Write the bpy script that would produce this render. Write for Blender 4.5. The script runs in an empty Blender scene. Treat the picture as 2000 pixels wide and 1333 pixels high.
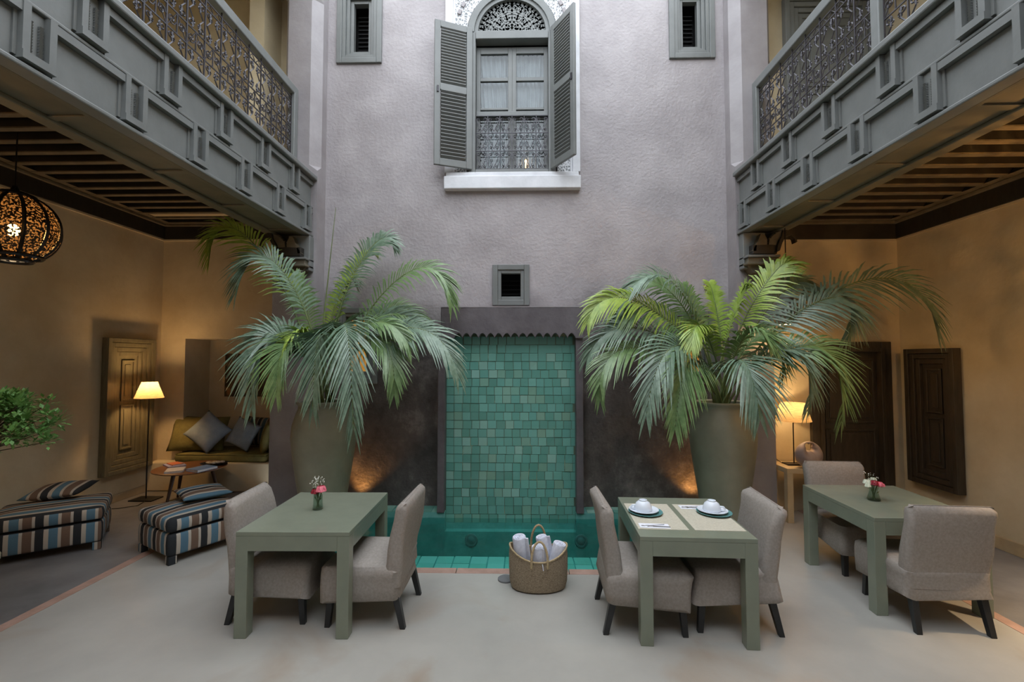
import bpy, bmesh, math, random
from mathutils import Vector, Matrix
rnd = random.Random(7)
PI = math.pi
scene = bpy.context.scene
C = scene.collection

# ------------------------------------------------------------------ camera, sky, exposure
cam_d = bpy.data.cameras.new('camera')
cam_d.sensor_width = 36.0
cam_d.lens = 16.2
cam_d.clip_start = 0.05
cam = bpy.data.objects.new('camera', cam_d)
C.objects.link(cam)
cam.location = (0, 0, 1.92)
cam.rotation_euler = (math.radians(90 + 2.322), 0, math.radians(1.273))
scene.camera = cam

world = bpy.data.worlds.new('sky')
scene.world = world
world.use_nodes = True
bg = world.node_tree.nodes['Background']
bg.inputs[0].default_value = (0.86, 0.92, 1.0, 1)      # even overcast evening sky
bg.inputs[1].default_value = 3.6

scene.view_settings.view_transform = 'Standard'
scene.view_settings.look = 'None'
scene.view_settings.gamma = 1.0
scene.view_settings.use_curve_mapping = False
scene.view_settings.exposure = 0.35
scene.cycles.caustics_reflective = False
scene.cycles.caustics_refractive = False
scene.cycles.sample_clamp_indirect = 6.0

# ------------------------------------------------------------------ helpers: materials
def lin(c):
    def f(v):
        v /= 255.0
        return v / 12.92 if v <= 0.04045 else ((v + 0.055) / 1.055) ** 2.4
    return (f(c[0]), f(c[1]), f(c[2]), 1.0)

MATS = {}
def mat(name, rgb, rough=0.6, var=None, scale=4.0, detail=6.0, bump=0.0, bscale=30.0, metal=0.0, spec=0.5, stretch=None, lo=0.35, hi=0.65, bdist=0.01):
    """plain or two-colour noise material with optional fine relief"""
    if name in MATS: return MATS[name]
    m = bpy.data.materials.new(name); m.use_nodes = True
    nt = m.node_tree; b = nt.nodes['Principled BSDF']
    b.inputs['Base Color'].default_value = lin(rgb)
    b.inputs['Roughness'].default_value = rough
    b.inputs['Metallic'].default_value = metal
    b.inputs['Specular IOR Level'].default_value = spec
    tc = nt.nodes.new('ShaderNodeTexCoord')
    src = tc.outputs['Object']
    if stretch:
        mp = nt.nodes.new('ShaderNodeMapping'); mp.inputs['Scale'].default_value = stretch
        nt.links.new(src, mp.inputs[0]); src = mp.outputs[0]
    if var:
        n = nt.nodes.new('ShaderNodeTexNoise'); n.inputs['Scale'].default_value = scale; n.inputs['Detail'].default_value = detail
        n.inputs['Roughness'].default_value = 0.62
        nt.links.new(src, n.inputs['Vector'])
        r = nt.nodes.new('ShaderNodeValToRGB')
        r.color_ramp.elements[0].position = lo; r.color_ramp.elements[0].color = lin(var)
        r.color_ramp.elements[1].position = hi; r.color_ramp.elements[1].color = lin(rgb)
        nt.links.new(n.outputs['Fac'], r.inputs[0]); nt.links.new(r.outputs[0], b.inputs['Base Color'])
    if bump:
        n2 = nt.nodes.new('ShaderNodeTexNoise'); n2.inputs['Scale'].default_value = bscale; n2.inputs['Detail'].default_value = 5
        nt.links.new(src, n2.inputs['Vector'])
        bp = nt.nodes.new('ShaderNodeBump'); bp.inputs['Strength'].default_value = bump; bp.inputs['Distance'].default_value = bdist
        nt.links.new(n2.outputs['Fac'], bp.inputs['Height']); nt.links.new(bp.outputs[0], b.inputs['Normal'])
    MATS[name] = m
    return m

def nodes_of(m):
    return m.node_tree, m.node_tree.nodes['Principled BSDF']

def emission_mat(name, rgb, strength):
    m = bpy.data.materials.new(name); m.use_nodes = True
    nt, b = nodes_of(m)
    b.inputs['Base Color'].default_value = lin(rgb)
    b.inputs['Emission Color'].default_value = lin(rgb)
    b.inputs['Emission Strength'].default_value = strength
    MATS[name] = m
    return m

def glass_mat(name, tint=(255, 255, 255), rough=0.02, ior=1.45, gain=1.0):
    """thin pane: see-through with a Fresnel reflection"""
    m = bpy.data.materials.new(name); m.use_nodes = True
    nt = m.node_tree; nt.nodes.clear()
    out = nt.nodes.new('ShaderNodeOutputMaterial'); mix = nt.nodes.new('ShaderNodeMixShader')
    tr = nt.nodes.new('ShaderNodeBsdfTransparent'); gl = nt.nodes.new('ShaderNodeBsdfGlossy'); lw = nt.nodes.new('ShaderNodeLayerWeight'); lw.inputs['Blend'].default_value = 0.5
    pw = nt.nodes.new('ShaderNodeMath'); pw.operation = 'POWER'; pw.inputs[1].default_value = 5.0; f0 = ((ior-1)/(ior+1))**2
    fr = nt.nodes.new('ShaderNodeMath'); fr.operation = 'MULTIPLY_ADD'; fr.inputs[1].default_value = 1-f0; fr.inputs[2].default_value = f0
    nt.links.new(lw.outputs['Facing'], pw.inputs[0]); nt.links.new(pw.outputs[0], fr.inputs[0])
    tr.inputs[0].default_value = lin(tint); gl.inputs['Roughness'].default_value = rough
    nt.links.new(fr.outputs[0], mix.inputs[0]); nt.links.new(tr.outputs[0], mix.inputs[1]); nt.links.new(gl.outputs[0], mix.inputs[2])
    nt.links.new(mix.outputs[0], out.inputs[0])
    MATS[name] = m
    return m

# ------------------------------------------------------------------ helpers: geometry
class MB:
    def __init__(s): s.v = []; s.f = []
    def add(s, vs, fs):
        o = len(s.v); s.v += [tuple(p) for p in vs]; s.f += [tuple(i + o for i in f) for f in fs]; return s
    def box(s, x0, x1, y0, y1, z0, z1):
        if x0 > x1: x0, x1 = x1, x0
        if y0 > y1: y0, y1 = y1, y0
        if z0 > z1: z0, z1 = z1, z0
        return s.add([(x0,y0,z0),(x1,y0,z0),(x1,y1,z0),(x0,y1,z0),(x0,y0,z1),(x1,y0,z1),(x1,y1,z1),(x0,y1,z1)],
                     [(0,3,2,1),(4,5,6,7),(0,1,5,4),(1,2,6,5),(2,3,7,6),(3,0,4,7)])
    def obox(s, M, sx, sy, sz):
        vs = [M @ Vector((a*sx/2, b*sy/2, c*sz/2)) for c in (-1,1) for b in (-1,1) for a in (-1,1)]
        return s.add(vs, [(0,2,3,1),(4,5,7,6),(0,1,5,4),(1,3,7,5),(3,2,6,7),(2,0,4,6)])
    def hexa(s, bot, top):
        return s.add(list(bot) + list(top), [(3,2,1,0),(4,5,6,7),(0,1,5,4),(1,2,6,5),(2,3,7,6),(3,0,4,7)])
    def prism(s, poly, a, b, axis='z'):
        n = len(poly)
        def P(p, h):
            if axis == 'z': return (p[0], p[1], h)
            if axis == 'y': return (p[0], h, p[1])
            return (h, p[0], p[1])
        return s.add([P(p, a) for p in poly] + [P(p, b) for p in poly],
                     [tuple(range(n))[::-1], tuple(range(n, 2*n))] + [(i, (i+1) % n, n + (i+1) % n, n + i) for i in range(n)])
    def tube(s, pts, r, n=6, closed=False, cap=True):
        pts = [Vector(p) for p in pts]; m = len(pts); rs = r if isinstance(r, (list, tuple)) else [r]*m
        rings = []; prev = None
        for i, p in enumerate(pts):
            t = (pts[(i+1) % m] - pts[i-1]) if closed else (pts[min(i+1, m-1)] - pts[max(i-1, 0)])
            if t.length < 1e-9: t = Vector((0,0,1))
            t.normalize()
            if prev is None:
                u = t.orthogonal().normalized()
            else:
                u = prev - t * prev.dot(t)
                u = u.normalized() if u.length > 1e-6 else t.orthogonal().normalized()
            prev = u; w = t.cross(u)
            rings.append([p + (u*math.cos(2*PI*k/n) + w*math.sin(2*PI*k/n))*rs[i] for k in range(n)])
        vs = [q for ring in rings for q in ring]; fs = []
        for i in range(m if closed else m-1):
            a = i*n; b = ((i+1) % m)*n
            for k in range(n): fs.append((a+k, a+(k+1) % n, b+(k+1) % n, b+k))
        if cap and not closed:
            fs.append(tuple(range(n))[::-1]); fs.append(tuple(range((m-1)*n, m*n)))
        return s.add(vs, fs)
    def lathe(s, prof, n=24, c=(0,0,0), sx=1.0, sy=1.0):
        vs = []; fs = []
        for r, z in prof:
            for k in range(n):
                a = 2*PI*k/n; vs.append((c[0]+r*math.cos(a)*sx, c[1]+r*math.sin(a)*sy, c[2]+z))
        for i in range(len(prof)-1):
            for k in range(n): fs.append((i*n+k, i*n+(k+1) % n, (i+1)*n+(k+1) % n, (i+1)*n+k))
        if prof[0][0] > 1e-5: fs.append(tuple(range(n))[::-1])
        if prof[-1][0] > 1e-5: fs.append(tuple(range((len(prof)-1)*n, len(prof)*n)))
        return s.add(vs, fs)
    def loft(s, loops, cap0=True, cap1=True):
        n = len(loops[0]); vs = [p for l in loops for p in l]; fs = []
        for i in range(len(loops)-1):
            for k in range(n): fs.append((i*n+k, i*n+(k+1) % n, (i+1)*n+(k+1) % n, (i+1)*n+k))
        if cap0: fs.append(tuple(range(n))[::-1])
        if cap1: fs.append(tuple(range((len(loops)-1)*n, len(loops)*n)))
        return s.add(vs, fs)
    def ball(s, c, r, n=8, m=6, sx=1, sy=1, sz=1):
        prof = [(r*math.sin(PI*i/m), -r*math.cos(PI*i/m)*sz) for i in range(m+1)]
        prof[0] = (1e-6, prof[0][1]); prof[-1] = (1e-6, prof[-1][1])
        return s.lathe(prof, n, c, sx, sy)

def mesh_of(mb, name, smooth=False, angle=None):
    me = bpy.data.meshes.new(name)
    me.from_pydata([tuple(p) for p in mb.v], [], mb.f)
    me.validate()
    bm = bmesh.new(); bm.from_mesh(me); bmesh.ops.recalc_face_normals(bm, faces=bm.faces); bm.to_mesh(me); bm.free()
    if smooth:
        for p in me.polygons: p.use_smooth = True
        if angle: me.set_sharp_from_angle(angle=math.radians(angle))
    return me

def obj(name, mb, m, parent=None, smooth=False, angle=40, bevel=0.0, seg=2, loc=None, rot=None, world=False):
    """link one mesh object; world=True means mb holds world coordinates and parent is unrotated"""
    if isinstance(mb, MB):
        if world and parent is not None:
            L = parent.location.copy()
            if parent.parent is not None: L += parent.parent.location
            mb.v = [(p[0]-L.x, p[1]-L.y, p[2]-L.z) for p in mb.v]
        me = mesh_of(mb, name, smooth, angle)
        me.materials.append(MATS[m] if isinstance(m, str) else m)
    else:
        me = mb
    o = bpy.data.objects.new(name, me); C.objects.link(o)
    if parent is not None: o.parent = parent
    if loc is not None: o.location = loc
    if rot is not None: o.rotation_euler = rot
    if bevel:
        b = o.modifiers.new('bevel', 'BEVEL'); b.width = bevel; b.segments = seg; b.limit_method = 'ANGLE'; b.angle_limit = math.radians(35)
    return o

def tag(o, label=None, cat=None, group=None, kind=None):
    if label: o['label'] = label
    if cat: o['category'] = cat
    if group: o['group'] = group
    if kind: o['kind'] = kind
    return o

def thing(name, label, cat, loc=(0,0,0), rz=0.0, group=None, kind=None):
    o = bpy.data.objects.new(name, None); C.objects.link(o)
    o.empty_display_size = 0.1
    o.location = loc; o.rotation_euler = (0, 0, rz)
    return tag(o, label, cat, group, kind)

def struct(name, label, mb=None, m=None, cat=None, **k):
    if mb is None:
        o = bpy.data.objects.new(name, None); C.objects.link(o)
    else:
        o = obj(name, mb, m, **k)
    return tag(o, label, cat, None, 'structure')

def copy_tree(o, parent=None):
    c = o.copy(); C.objects.link(c); c.parent = parent
    for ch in list(o.children): copy_tree(ch, c)
    return c

def light_point(name, loc, power, rgb, r, parent=None):
    d = bpy.data.lights.new(name, 'POINT'); d.energy = power; d.color = lin(rgb)[:3]; d.shadow_soft_size = r
    o = bpy.data.objects.new(name, d); C.objects.link(o); o.location = loc
    if parent is not None: o.parent = parent
    return o

def rrect(cx, cy, w, d, r, seg=4):
    pts = []
    for qx, qy, a0 in ((1,1,0),(-1,1,PI/2),(-1,-1,PI),(1,-1,3*PI/2)):
        for k in range(seg+1):
            a = a0 + (PI/2)*k/seg
            pts.append((cx + qx*(w/2-r) + r*math.cos(a), cy + qy*(d/2-r) + r*math.sin(a)))
    return pts

def box_uv(me, top='x'):
    """uv.x runs across the stripes of each face of a box-like mesh"""
    uv = me.uv_layers.new(name='uv')
    for p in me.polygons:
        n = p.normal
        ax = max(range(3), key=lambda i: abs(n[i]))
        for li in p.loop_indices:
            co = me.vertices[me.loops[li].vertex_index].co
            if ax == 0: u, v = co.y, co.z
            elif ax == 1: u, v = co.x, co.z
            else: u, v = (co.y, co.x) if top == 'y' else (co.x, co.y)
            uv.data[li].uv = (u, v)

# ------------------------------------------------------------------ materials
GREEN_GREY = (119, 122, 120)
mat('paint', GREEN_GREY, 0.42, (108, 111, 109), 3.0, bump=0.06, bscale=40)
mat('paint_dark', (112, 106, 90), 0.5, (96, 91, 76), 3.0, bump=0.06, bscale=40)
mat('wood_dark', (46, 41, 34), 0.55, (34, 30, 25), 6.0, bump=0.15, bscale=20, stretch=(1, 6, 1))
mat('joist_wood', (122, 110, 90), 0.55, (98, 88, 70), 6.0, bump=0.1, bscale=30)
mat('door_wood', (66, 58, 48), 0.4, (50, 44, 36), 5.0, bump=0.12, bscale=30, stretch=(6, 6, 1))
mat('panel_wood', (112, 106, 84), 0.35, (92, 86, 68), 5.0, bump=0.1, bscale=30, stretch=(6, 6, 1))
mat('gallery_plaster', (208, 194, 164), 0.6, (186, 169, 137), 1.3, bump=0.25, bscale=18)
mat('upper_plaster', (206, 192, 160), 0.7, (188, 172, 140), 1.5, bump=0.2, bscale=18)
mat('pier_plaster', (158, 153, 154), 0.5, (140, 134, 135), 2.0, bump=0.25, bscale=22)
mat('hood_plaster', (104, 98, 101), 0.5, (86, 80, 83), 4.0, bump=0.3, bscale=25)
mat('white_stucco', (226, 228, 232), 0.6, (208, 210, 214), 4.0, bump=0.1, bscale=30)
mat('skirting', (186, 166, 132), 0.6, (164, 144, 112), 2.0, bump=0.15, bscale=20)
mat('border_red', (178, 146, 132), 0.55, (158, 128, 114), 6.0, bump=0.2, bscale=30)
mat('gallery_floor', (128, 126, 126), 0.38, (98, 96, 97), 1.6, bump=0.12, bscale=10)
mat('floor_front', (205, 198, 184), 0.4)
mat('iron', (52, 50, 54), 0.42, (76, 74, 80), 12.0, metal=0.3)
mat('black_metal', (30, 28, 27), 0.4, metal=0.4)
mat('black_leg', (38, 39, 40), 0.4, (30, 31, 32), 8.0)
mat('linen', (160, 152, 144), 0.9, (146, 138, 130), 60.0, bump=0.35, bscale=260, spec=0.15, bdist=0.004)
mat('table_green', (130, 136, 119), 0.22, (124, 130, 114), 5.0, bump=0.02, bscale=30)
mat('pot_clay', (150, 148, 128), 0.42, (134, 133, 115), 3.0, bump=0.08, bscale=12)
mat('soil', (52, 42, 34), 0.95, (34, 28, 22), 30.0, bump=0.6, bscale=60)
mat('frond_blue', (126, 148, 126), 0.38, (92, 118, 94), 14.0, spec=0.6)
mat('frond_green', (122, 150, 96), 0.38, (92, 122, 70), 14.0, spec=0.6)
mat('frond_lime', (162, 184, 84), 0.4, (128, 156, 64), 14.0, spec=0.5)
mat('stem_green', (112, 128, 78), 0.5, (90, 104, 58), 12.0)
mat('leaf', (118, 160, 88), 0.45, (92, 138, 66), 20.0)
mat('bark', (92, 76, 58), 0.8, (70, 58, 44), 20.0, bump=0.4, bscale=40)
mat('towel', (228, 230, 240), 0.95, (212, 214, 226), 40.0, bump=0.5, bscale=200, spec=0.1)
mat('straw', (170, 152, 126), 0.85, (118, 102, 80), 90.0, bump=0.7, bscale=120, stretch=(1, 1, 2.5))
mat('straw_handle', (188, 168, 132), 0.8, (160, 138, 102), 80.0, bump=0.5, bscale=150)
mat('porcelain', (226, 232, 240), 0.18)
mat('plate_teal', (96, 146, 146), 0.25)
mat('placemat', (200, 194, 176), 0.85, (186, 180, 162), 60.0, bump=0.3, bscale=220)
mat('napkin', (232, 234, 242), 0.9, bump=0.2, bscale=80)
mat('steel', (190, 190, 192), 0.2, metal=1.0)
mat('olive_fabric', (118, 110, 60), 0.85, (98, 91, 48), 8.0, bump=0.2, bscale=60)
mat('blue_fabric', (134, 146, 156), 0.85, (118, 130, 142), 8.0, bump=0.2, bscale=60)
mat('silver_fabric', (206, 204, 204), 0.5, (180, 178, 180), 14.0, bump=0.2, bscale=60)
mat('walnut', (134, 88, 56), 0.35, (98, 62, 38), 5.0, bump=0.05, bscale=40, stretch=(1, 8, 1))
mat('walnut_dark', (74, 50, 36), 0.4, (54, 36, 26), 6.0)
mat('cream_paint', (204, 186, 150), 0.4, (192, 172, 136), 4.0)
mat('grey_ceramic', (160, 146, 144), 0.55, (144, 130, 128), 8.0)
mat('rubber_grey', (110, 112, 112), 0.8)
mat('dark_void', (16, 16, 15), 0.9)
mat('interior', (120, 112, 104), 0.9)
mat('curtain', (178, 176, 180), 0.95, (158, 156, 160), 6.0)
mat('rose_pink', (236, 128, 142), 0.6, (216, 98, 118), 30.0)
mat('rose_red', (176, 22, 44), 0.6, (120, 12, 36), 30.0)
mat('rose_white', (222, 224, 206), 0.6, (198, 206, 180), 30.0)
mat('tiny_white', (224, 226, 216), 0.7)
mat('paper', (220, 216, 208), 0.8, (206, 202, 194), 12.0)
mat('book_lilac', (150, 150, 190), 0.5)
mat('book_blue', (126, 158, 206), 0.45, (70, 100, 120), 14.0, lo=0.3, hi=0.42)
mat('book_white', (206, 202, 204), 0.5, (176, 166, 172), 16.0, lo=0.3, hi=0.45)
mat('book_orange', (196, 110, 74), 0.5)
mat('shell_white', (216, 206, 190), 0.4, (150, 130, 104), 12.0)
mat('tile_grout', (96, 112, 92), 0.8, (170, 168, 130), 3.0, lo=0.34, hi=0.40)
mat('pool_fitting', (96, 130, 126), 0.5)
glass_mat('pane', (235, 240, 240), 0.02, 1.5)
glass_mat('vase_glass', (232, 240, 236), 0.02, 1.4)
glass_mat('water', (182, 228, 226), 0.03, 1.36)
emission_mat('bulb', (255, 226, 176), 60.0)
emission_mat('warm_room', (236, 160, 72), 0.55)

def ramp_node(nt, stops, interp='LINEAR'):
    r = nt.nodes.new('ShaderNodeValToRGB'); r.color_ramp.interpolation = interp
    while len(r.color_ramp.elements) < len(stops): r.color_ramp.elements.new(0.5)
    for e, (p, c) in zip(r.color_ramp.elements, stops): e.position = p; e.color = lin(c)
    return r

# main wall: lilac-grey tadelakt, a coat of near-black tadelakt on its lowest two and a half metres with a worn edge
def make_main_wall():
    m = mat('main_wall', (172, 166, 167), 0.5, (152, 146, 147), 1.7, detail=10, bump=0.75, bscale=26)
    nt, b = nodes_of(m)
    col = b.inputs['Base Color'].links[0].from_socket
    geo = nt.nodes.new('ShaderNodeNewGeometry'); sep = nt.nodes.new('ShaderNodeSeparateXYZ')
    nt.links.new(geo.outputs['Position'], sep.inputs[0])
    n = nt.nodes.new('ShaderNodeTexNoise'); n.inputs['Scale'].default_value = 1.6; n.inputs['Detail'].default_value = 6
    nt.links.new(geo.outputs['Position'], n.inputs['Vector'])
    mu = nt.nodes.new('ShaderNodeMath'); mu.operation = 'MULTIPLY_ADD'; mu.inputs[1].default_value = 0.9; mu.inputs[2].default_value = -0.45
    nt.links.new(n.outputs['Fac'], mu.inputs[0])
    ad = nt.nodes.new('ShaderNodeMath'); ad.operation = 'ADD'
    nt.links.new(sep.outputs['Z'], ad.inputs[0]); nt.links.new(mu.outputs[0], ad.inputs[1])
    mr = nt.nodes.new('ShaderNodeMapRange'); mr.inputs['From Min'].default_value = 2.25; mr.inputs['From Max'].default_value = 2.75
    nt.links.new(ad.outputs[0], mr.inputs[0])
    n2 = nt.nodes.new('ShaderNodeTexNoise'); n2.inputs['Scale'].default_value = 2.2; n2.inputs['Detail'].default_value = 9; n2.inputs['Roughness'].default_value = 0.7
    mp = nt.nodes.new('ShaderNodeMapping'); mp.inputs['Scale'].default_value = (1.1, 1, 0.9)
    nt.links.new(geo.outputs['Position'], mp.inputs[0]); nt.links.new(mp.outputs[0], n2.inputs['Vector'])
    dark = ramp_node(nt, [(0.34, (66, 61, 60)), (0.52, (92, 86, 84)), (0.68, (136, 129, 126))])
    nt.links.new(n2.outputs['Fac'], dark.inputs[0])
    mix = nt.nodes.new('ShaderNodeMix'); mix.data_type = 'RGBA'
    nt.links.new(mr.outputs[0], mix.inputs['Factor']); nt.links.new(dark.outputs[0], mix.inputs['A']); nt.links.new(col, mix.inputs['B'])
    nt.links.new(mix.outputs['Result'], b.inputs['Base Color'])
make_main_wall()

# courtyard floor: waxed cream cement with brown and rosy stains
def make_floor():
    m = mat('court_floor', (174, 171, 163), 0.34, (157, 154, 147), 0.9, detail=8, bump=0.08, bscale=8, spec=0.4)
    nt, b = nodes_of(m)
    col = b.inputs['Base Color'].links[0].from_socket
    tc = nt.nodes.new('ShaderNodeTexCoord')
    n = nt.nodes.new('ShaderNodeTexNoise'); n.inputs['Scale'].default_value = 1.1; n.inputs['Detail'].default_value = 9; n.inputs['Distortion'].default_value = 0.8
    nt.links.new(tc.outputs['Object'], n.inputs['Vector'])
    mr = nt.nodes.new('ShaderNodeMapRange'); mr.inputs['From Min'].default_value = 0.56; mr.inputs['From Max'].default_value = 0.74; mr.inputs['To Max'].default_value = 0.8
    nt.links.new(n.outputs['Fac'], mr.inputs[0])
    mix = nt.nodes.new('ShaderNodeMix'); mix.data_type = 'RGBA'; mix.inputs['B'].default_value = lin((152, 136, 118))
    nt.links.new(mr.outputs[0], mix.inputs['Factor']); nt.links.new(col, mix.inputs['A']); nt.links.new(mix.outputs['Result'], b.inputs['Base Color'])
make_floor()

# zellige: each tile its own green (random per object)
def make_tile(name, stops, rough=0.12):
    m = mat(name, (60, 120, 105), rough, bump=0.12, bscale=14, spec=0.6)
    nt, b = nodes_of(m)
    oi = nt.nodes.new('ShaderNodeObjectInfo')
    r = ramp_node(nt, stops)
    nt.links.new(oi.outputs['Random'], r.inputs[0]); nt.links.new(r.outputs[0], b.inputs['Base Color'])
    return m
make_tile('tile_green', [(0.0, (92, 146, 132)), (0.3, (100, 158, 144)), (0.55, (104, 162, 150)), (0.75, (116, 172, 158)), (0.88, (120, 160, 140)), (1.0, (138, 184, 172))])
make_tile('tile_light', [(0.0, (140, 198, 182)), (0.5, (152, 206, 192)), (1.0, (166, 214, 202))])
def make_lining():
    m = mat('pool_lining', (112, 176, 168), 0.2, (92, 156, 150), 5.0)
make_lining()

# woven stripes
def make_stripes(name, period=0.27, dim=1.0):
    m = mat(name, (90, 90, 90), 0.85, bump=0.25, bscale=160, spec=0.2, bdist=0.004)
    nt, b = nodes_of(m)
    uv = nt.nodes.new('ShaderNodeUVMap'); sep = nt.nodes.new('ShaderNodeSeparateXYZ')
    nt.links.new(uv.outputs[0], sep.inputs[0])
    dv = nt.nodes.new('ShaderNodeMath'); dv.operation = 'DIVIDE'; dv.inputs[1].default_value = period
    fr = nt.nodes.new('ShaderNodeMath'); fr.operation = 'FRACT'
    nt.links.new(sep.outputs['X'], dv.inputs[0]); nt.links.new(dv.outputs[0], fr.inputs[0])
    W, BL, BR, BK = (176, 166, 152), (86, 116, 132), (110, 90, 76), (46, 48, 50)
    k = lambda c: tuple(int(v*dim) for v in c)
    r = ramp_node(nt, [(0.0, k(W)), (0.10, k(BL)), (0.34, k(W)), (0.43, k(BR)), (0.67, k(W)), (0.75, k(BK)), (0.97, k(W))], 'CONSTANT')
    nt.links.new(fr.outputs[0], r.inputs[0]); nt.links.new(r.outputs[0], b.inputs['Base Color'])
make_stripes('stripes')
make_stripes('stripes_grey', 0.22, 0.8)

# carved plaster lace: fine relief, with shade of the hollows put into the colour
def make_lace():
    m = mat('stucco_lace', (222, 224, 228), 0.6)
    nt, b = nodes_of(m)
    tc = nt.nodes.new('ShaderNodeTexCoord'); mp = nt.nodes.new('ShaderNodeMapping'); mp.inputs['Scale'].default_value = (1, 0.2, 1)
    nt.links.new(tc.outputs['Object'], mp.inputs[0])
    v = nt.nodes.new('ShaderNodeTexVoronoi'); v.feature = 'DISTANCE_TO_EDGE'; v.inputs['Scale'].default_value = 30; v.inputs['Randomness'].default_value = 0.85
    nt.links.new(mp.outputs[0], v.inputs['Vector'])
    r = ramp_node(nt, [(0.02, (230, 232, 236)), (0.10, (222, 224, 228)), (0.17, (150, 154, 156))])
    nt.links.new(v.outputs['Distance'], r.inputs[0]); nt.links.new(r.outputs[0], b.inputs['Base Color'])
    bp = nt.nodes.new('ShaderNodeBump'); bp.invert = True; bp.inputs['Strength'].default_value = 1.0; bp.inputs['Distance'].default_value = 0.02
    nt.links.new(v.outputs['Distance'], bp.inputs['Height']); nt.links.new(bp.outputs[0], b.inputs['Normal'])
make_lace()

# lampshade and pierced lantern shell
def make_shade(name, rgb):
    m = bpy.data.materials.new(name); m.use_nodes = True
    nt = m.node_tree; nt.nodes.clear()
    out = nt.nodes.new('ShaderNodeOutputMaterial'); mix = nt.nodes.new('ShaderNodeMixShader'); mix.inputs[0].default_value = 0.5
    d = nt.nodes.new('ShaderNodeBsdfDiffuse'); t = nt.nodes.new('ShaderNodeBsdfTranslucent')
    tc = nt.nodes.new('ShaderNodeTexCoord'); mp = nt.nodes.new('ShaderNodeMapping'); mp.inputs['Scale'].default_value = (6, 6, 60)
    n = nt.nodes.new('ShaderNodeTexNoise'); n.inputs['Scale'].default_value = 3
    nt.links.new(tc.outputs['Object'], mp.inputs[0]); nt.links.new(mp.outputs[0], n.inputs['Vector'])
    r = ramp_node(nt, [(0.35, tuple(int(v*0.86) for v in rgb)), (0.65, rgb)])
    nt.links.new(n.outputs['Fac'], r.inputs[0])
    nt.links.new(r.outputs[0], d.inputs[0]); nt.links.new(r.outputs[0], t.inputs[0])
    nt.links.new(d.outputs[0], mix.inputs[1]); nt.links.new(t.outputs[0], mix.inputs[2]); nt.links.new(mix.outputs[0], out.inputs[0])
    MATS[name] = m
make_shade('lampshade', (222, 190, 142))
def make_shell():
    m = bpy.data.materials.new('lantern_shell'); m.use_nodes = True
    nt = m.node_tree; nt.nodes.clear()
    out = nt.nodes.new('ShaderNodeOutputMaterial'); mix = nt.nodes.new('ShaderNodeMixShader'); mix2 = nt.nodes.new('ShaderNodeMixShader')
    d = nt.nodes.new('ShaderNodeBsdfPrincipled'); d.inputs['Base Color'].default_value = lin((58, 46, 34)); d.inputs['Metallic'].default_value = 0.6; d.inputs['Roughness'].default_value = 0.45
    t = nt.nodes.new('ShaderNodeBsdfTranslucent'); t.inputs[0].default_value = lin((120, 84, 48))
    tr = nt.nodes.new('ShaderNodeBsdfTransparent'); tr.inputs[0].default_value = lin((236, 206, 150))
    mix2.inputs[0].default_value = 0.45
    tc = nt.nodes.new('ShaderNodeTexCoord'); v = nt.nodes.new('ShaderNodeTexNoise'); v.inputs['Scale'].default_value = 62; v.inputs['Detail'].default_value = 4
    nt.links.new(tc.outputs['Object'], v.inputs['Vector'])
    mr = nt.nodes.new('ShaderNodeMapRange'); mr.inputs['From Min'].default_value = 0.50; mr.inputs['From Max'].default_value = 0.58
    nt.links.new(v.outputs['Fac'], mr.inputs[0]); nt.links.new(mr.outputs[0], mix.inputs[0])
    nt.links.new(t.outputs[0], mix2.inputs[1]); nt.links.new(tr.outputs[0], mix2.inputs[2])
    nt.links.new(d.outputs[0], mix.inputs[1]); nt.links.new(mix2.outputs[0], mix.inputs[2]); nt.links.new(mix.outputs[0], out.inputs[0])
    MATS['lantern_shell'] = m
make_shell()

# dark painting: an invented still life of soft patches
def make_painting():
    m = mat('painting', (46, 40, 30), 0.35)
    nt, b = nodes_of(m)
    tc = nt.nodes.new('ShaderNodeTexCoord'); n = nt.nodes.new('ShaderNodeTexNoise'); n.inputs['Scale'].default_value = 5.5; n.inputs['Detail'].default_value = 4
    nt.links.new(tc.outputs['Object'], n.inputs['Vector'])
    r = ramp_node(nt, [(0.42, (34, 30, 24)), (0.55, (62, 50, 32)), (0.64, (124, 92, 54)), (0.72, (150, 70, 50))])
    nt.links.new(n.outputs['Fac'], r.inputs[0]); nt.links.new(r.outputs[0], b.inputs['Base Color'])
make_painting()

# ------------------------------------------------------------------ dimensions
WY = 6.0                       # main wall
WXL, WXR = -2.60, 2.64
PY = 5.75                      # pier fronts
LX, LBY = -5.5, 6.89           # left gallery side and end wall
RX, RBY = 4.85, 6.02           # right gallery side and end wall
BACK = -2.6                    # wall behind the camera
TOP = 7.5
PXL, PXR = -1.9, 1.75          # pool
PY0, PY1 = 4.31, 5.76
WATER = -0.035

def wall_boxes(mb, plane, a0, a1, t0, t1, z0, z1, holes):
    """wall slab along axis plane ('x' or 'y') between a0..a1 with rectangular holes (a0,a1,z0,z1)"""
    As = sorted({a0, a1} | {h[0] for h in holes} | {h[1] for h in holes})
    for i in range(len(As)-1):
        p, q = As[i], As[i+1]; mid = (p+q)/2
        zs = sorted([(h[2], h[3]) for h in holes if h[0] < mid < h[1]]); z = z0
        spans = []
        for b0, b1 in zs:
            if b0 > z: spans.append((z, b0))
            z = b1
        if z < z1: spans.append((z, z1))
        for b0, b1 in spans:
            if plane == 'x': mb.box(p, q, t0, t1, b0, b1)
            else: mb.box(t0, t1, p, q, b0, b1)
    return mb

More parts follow.
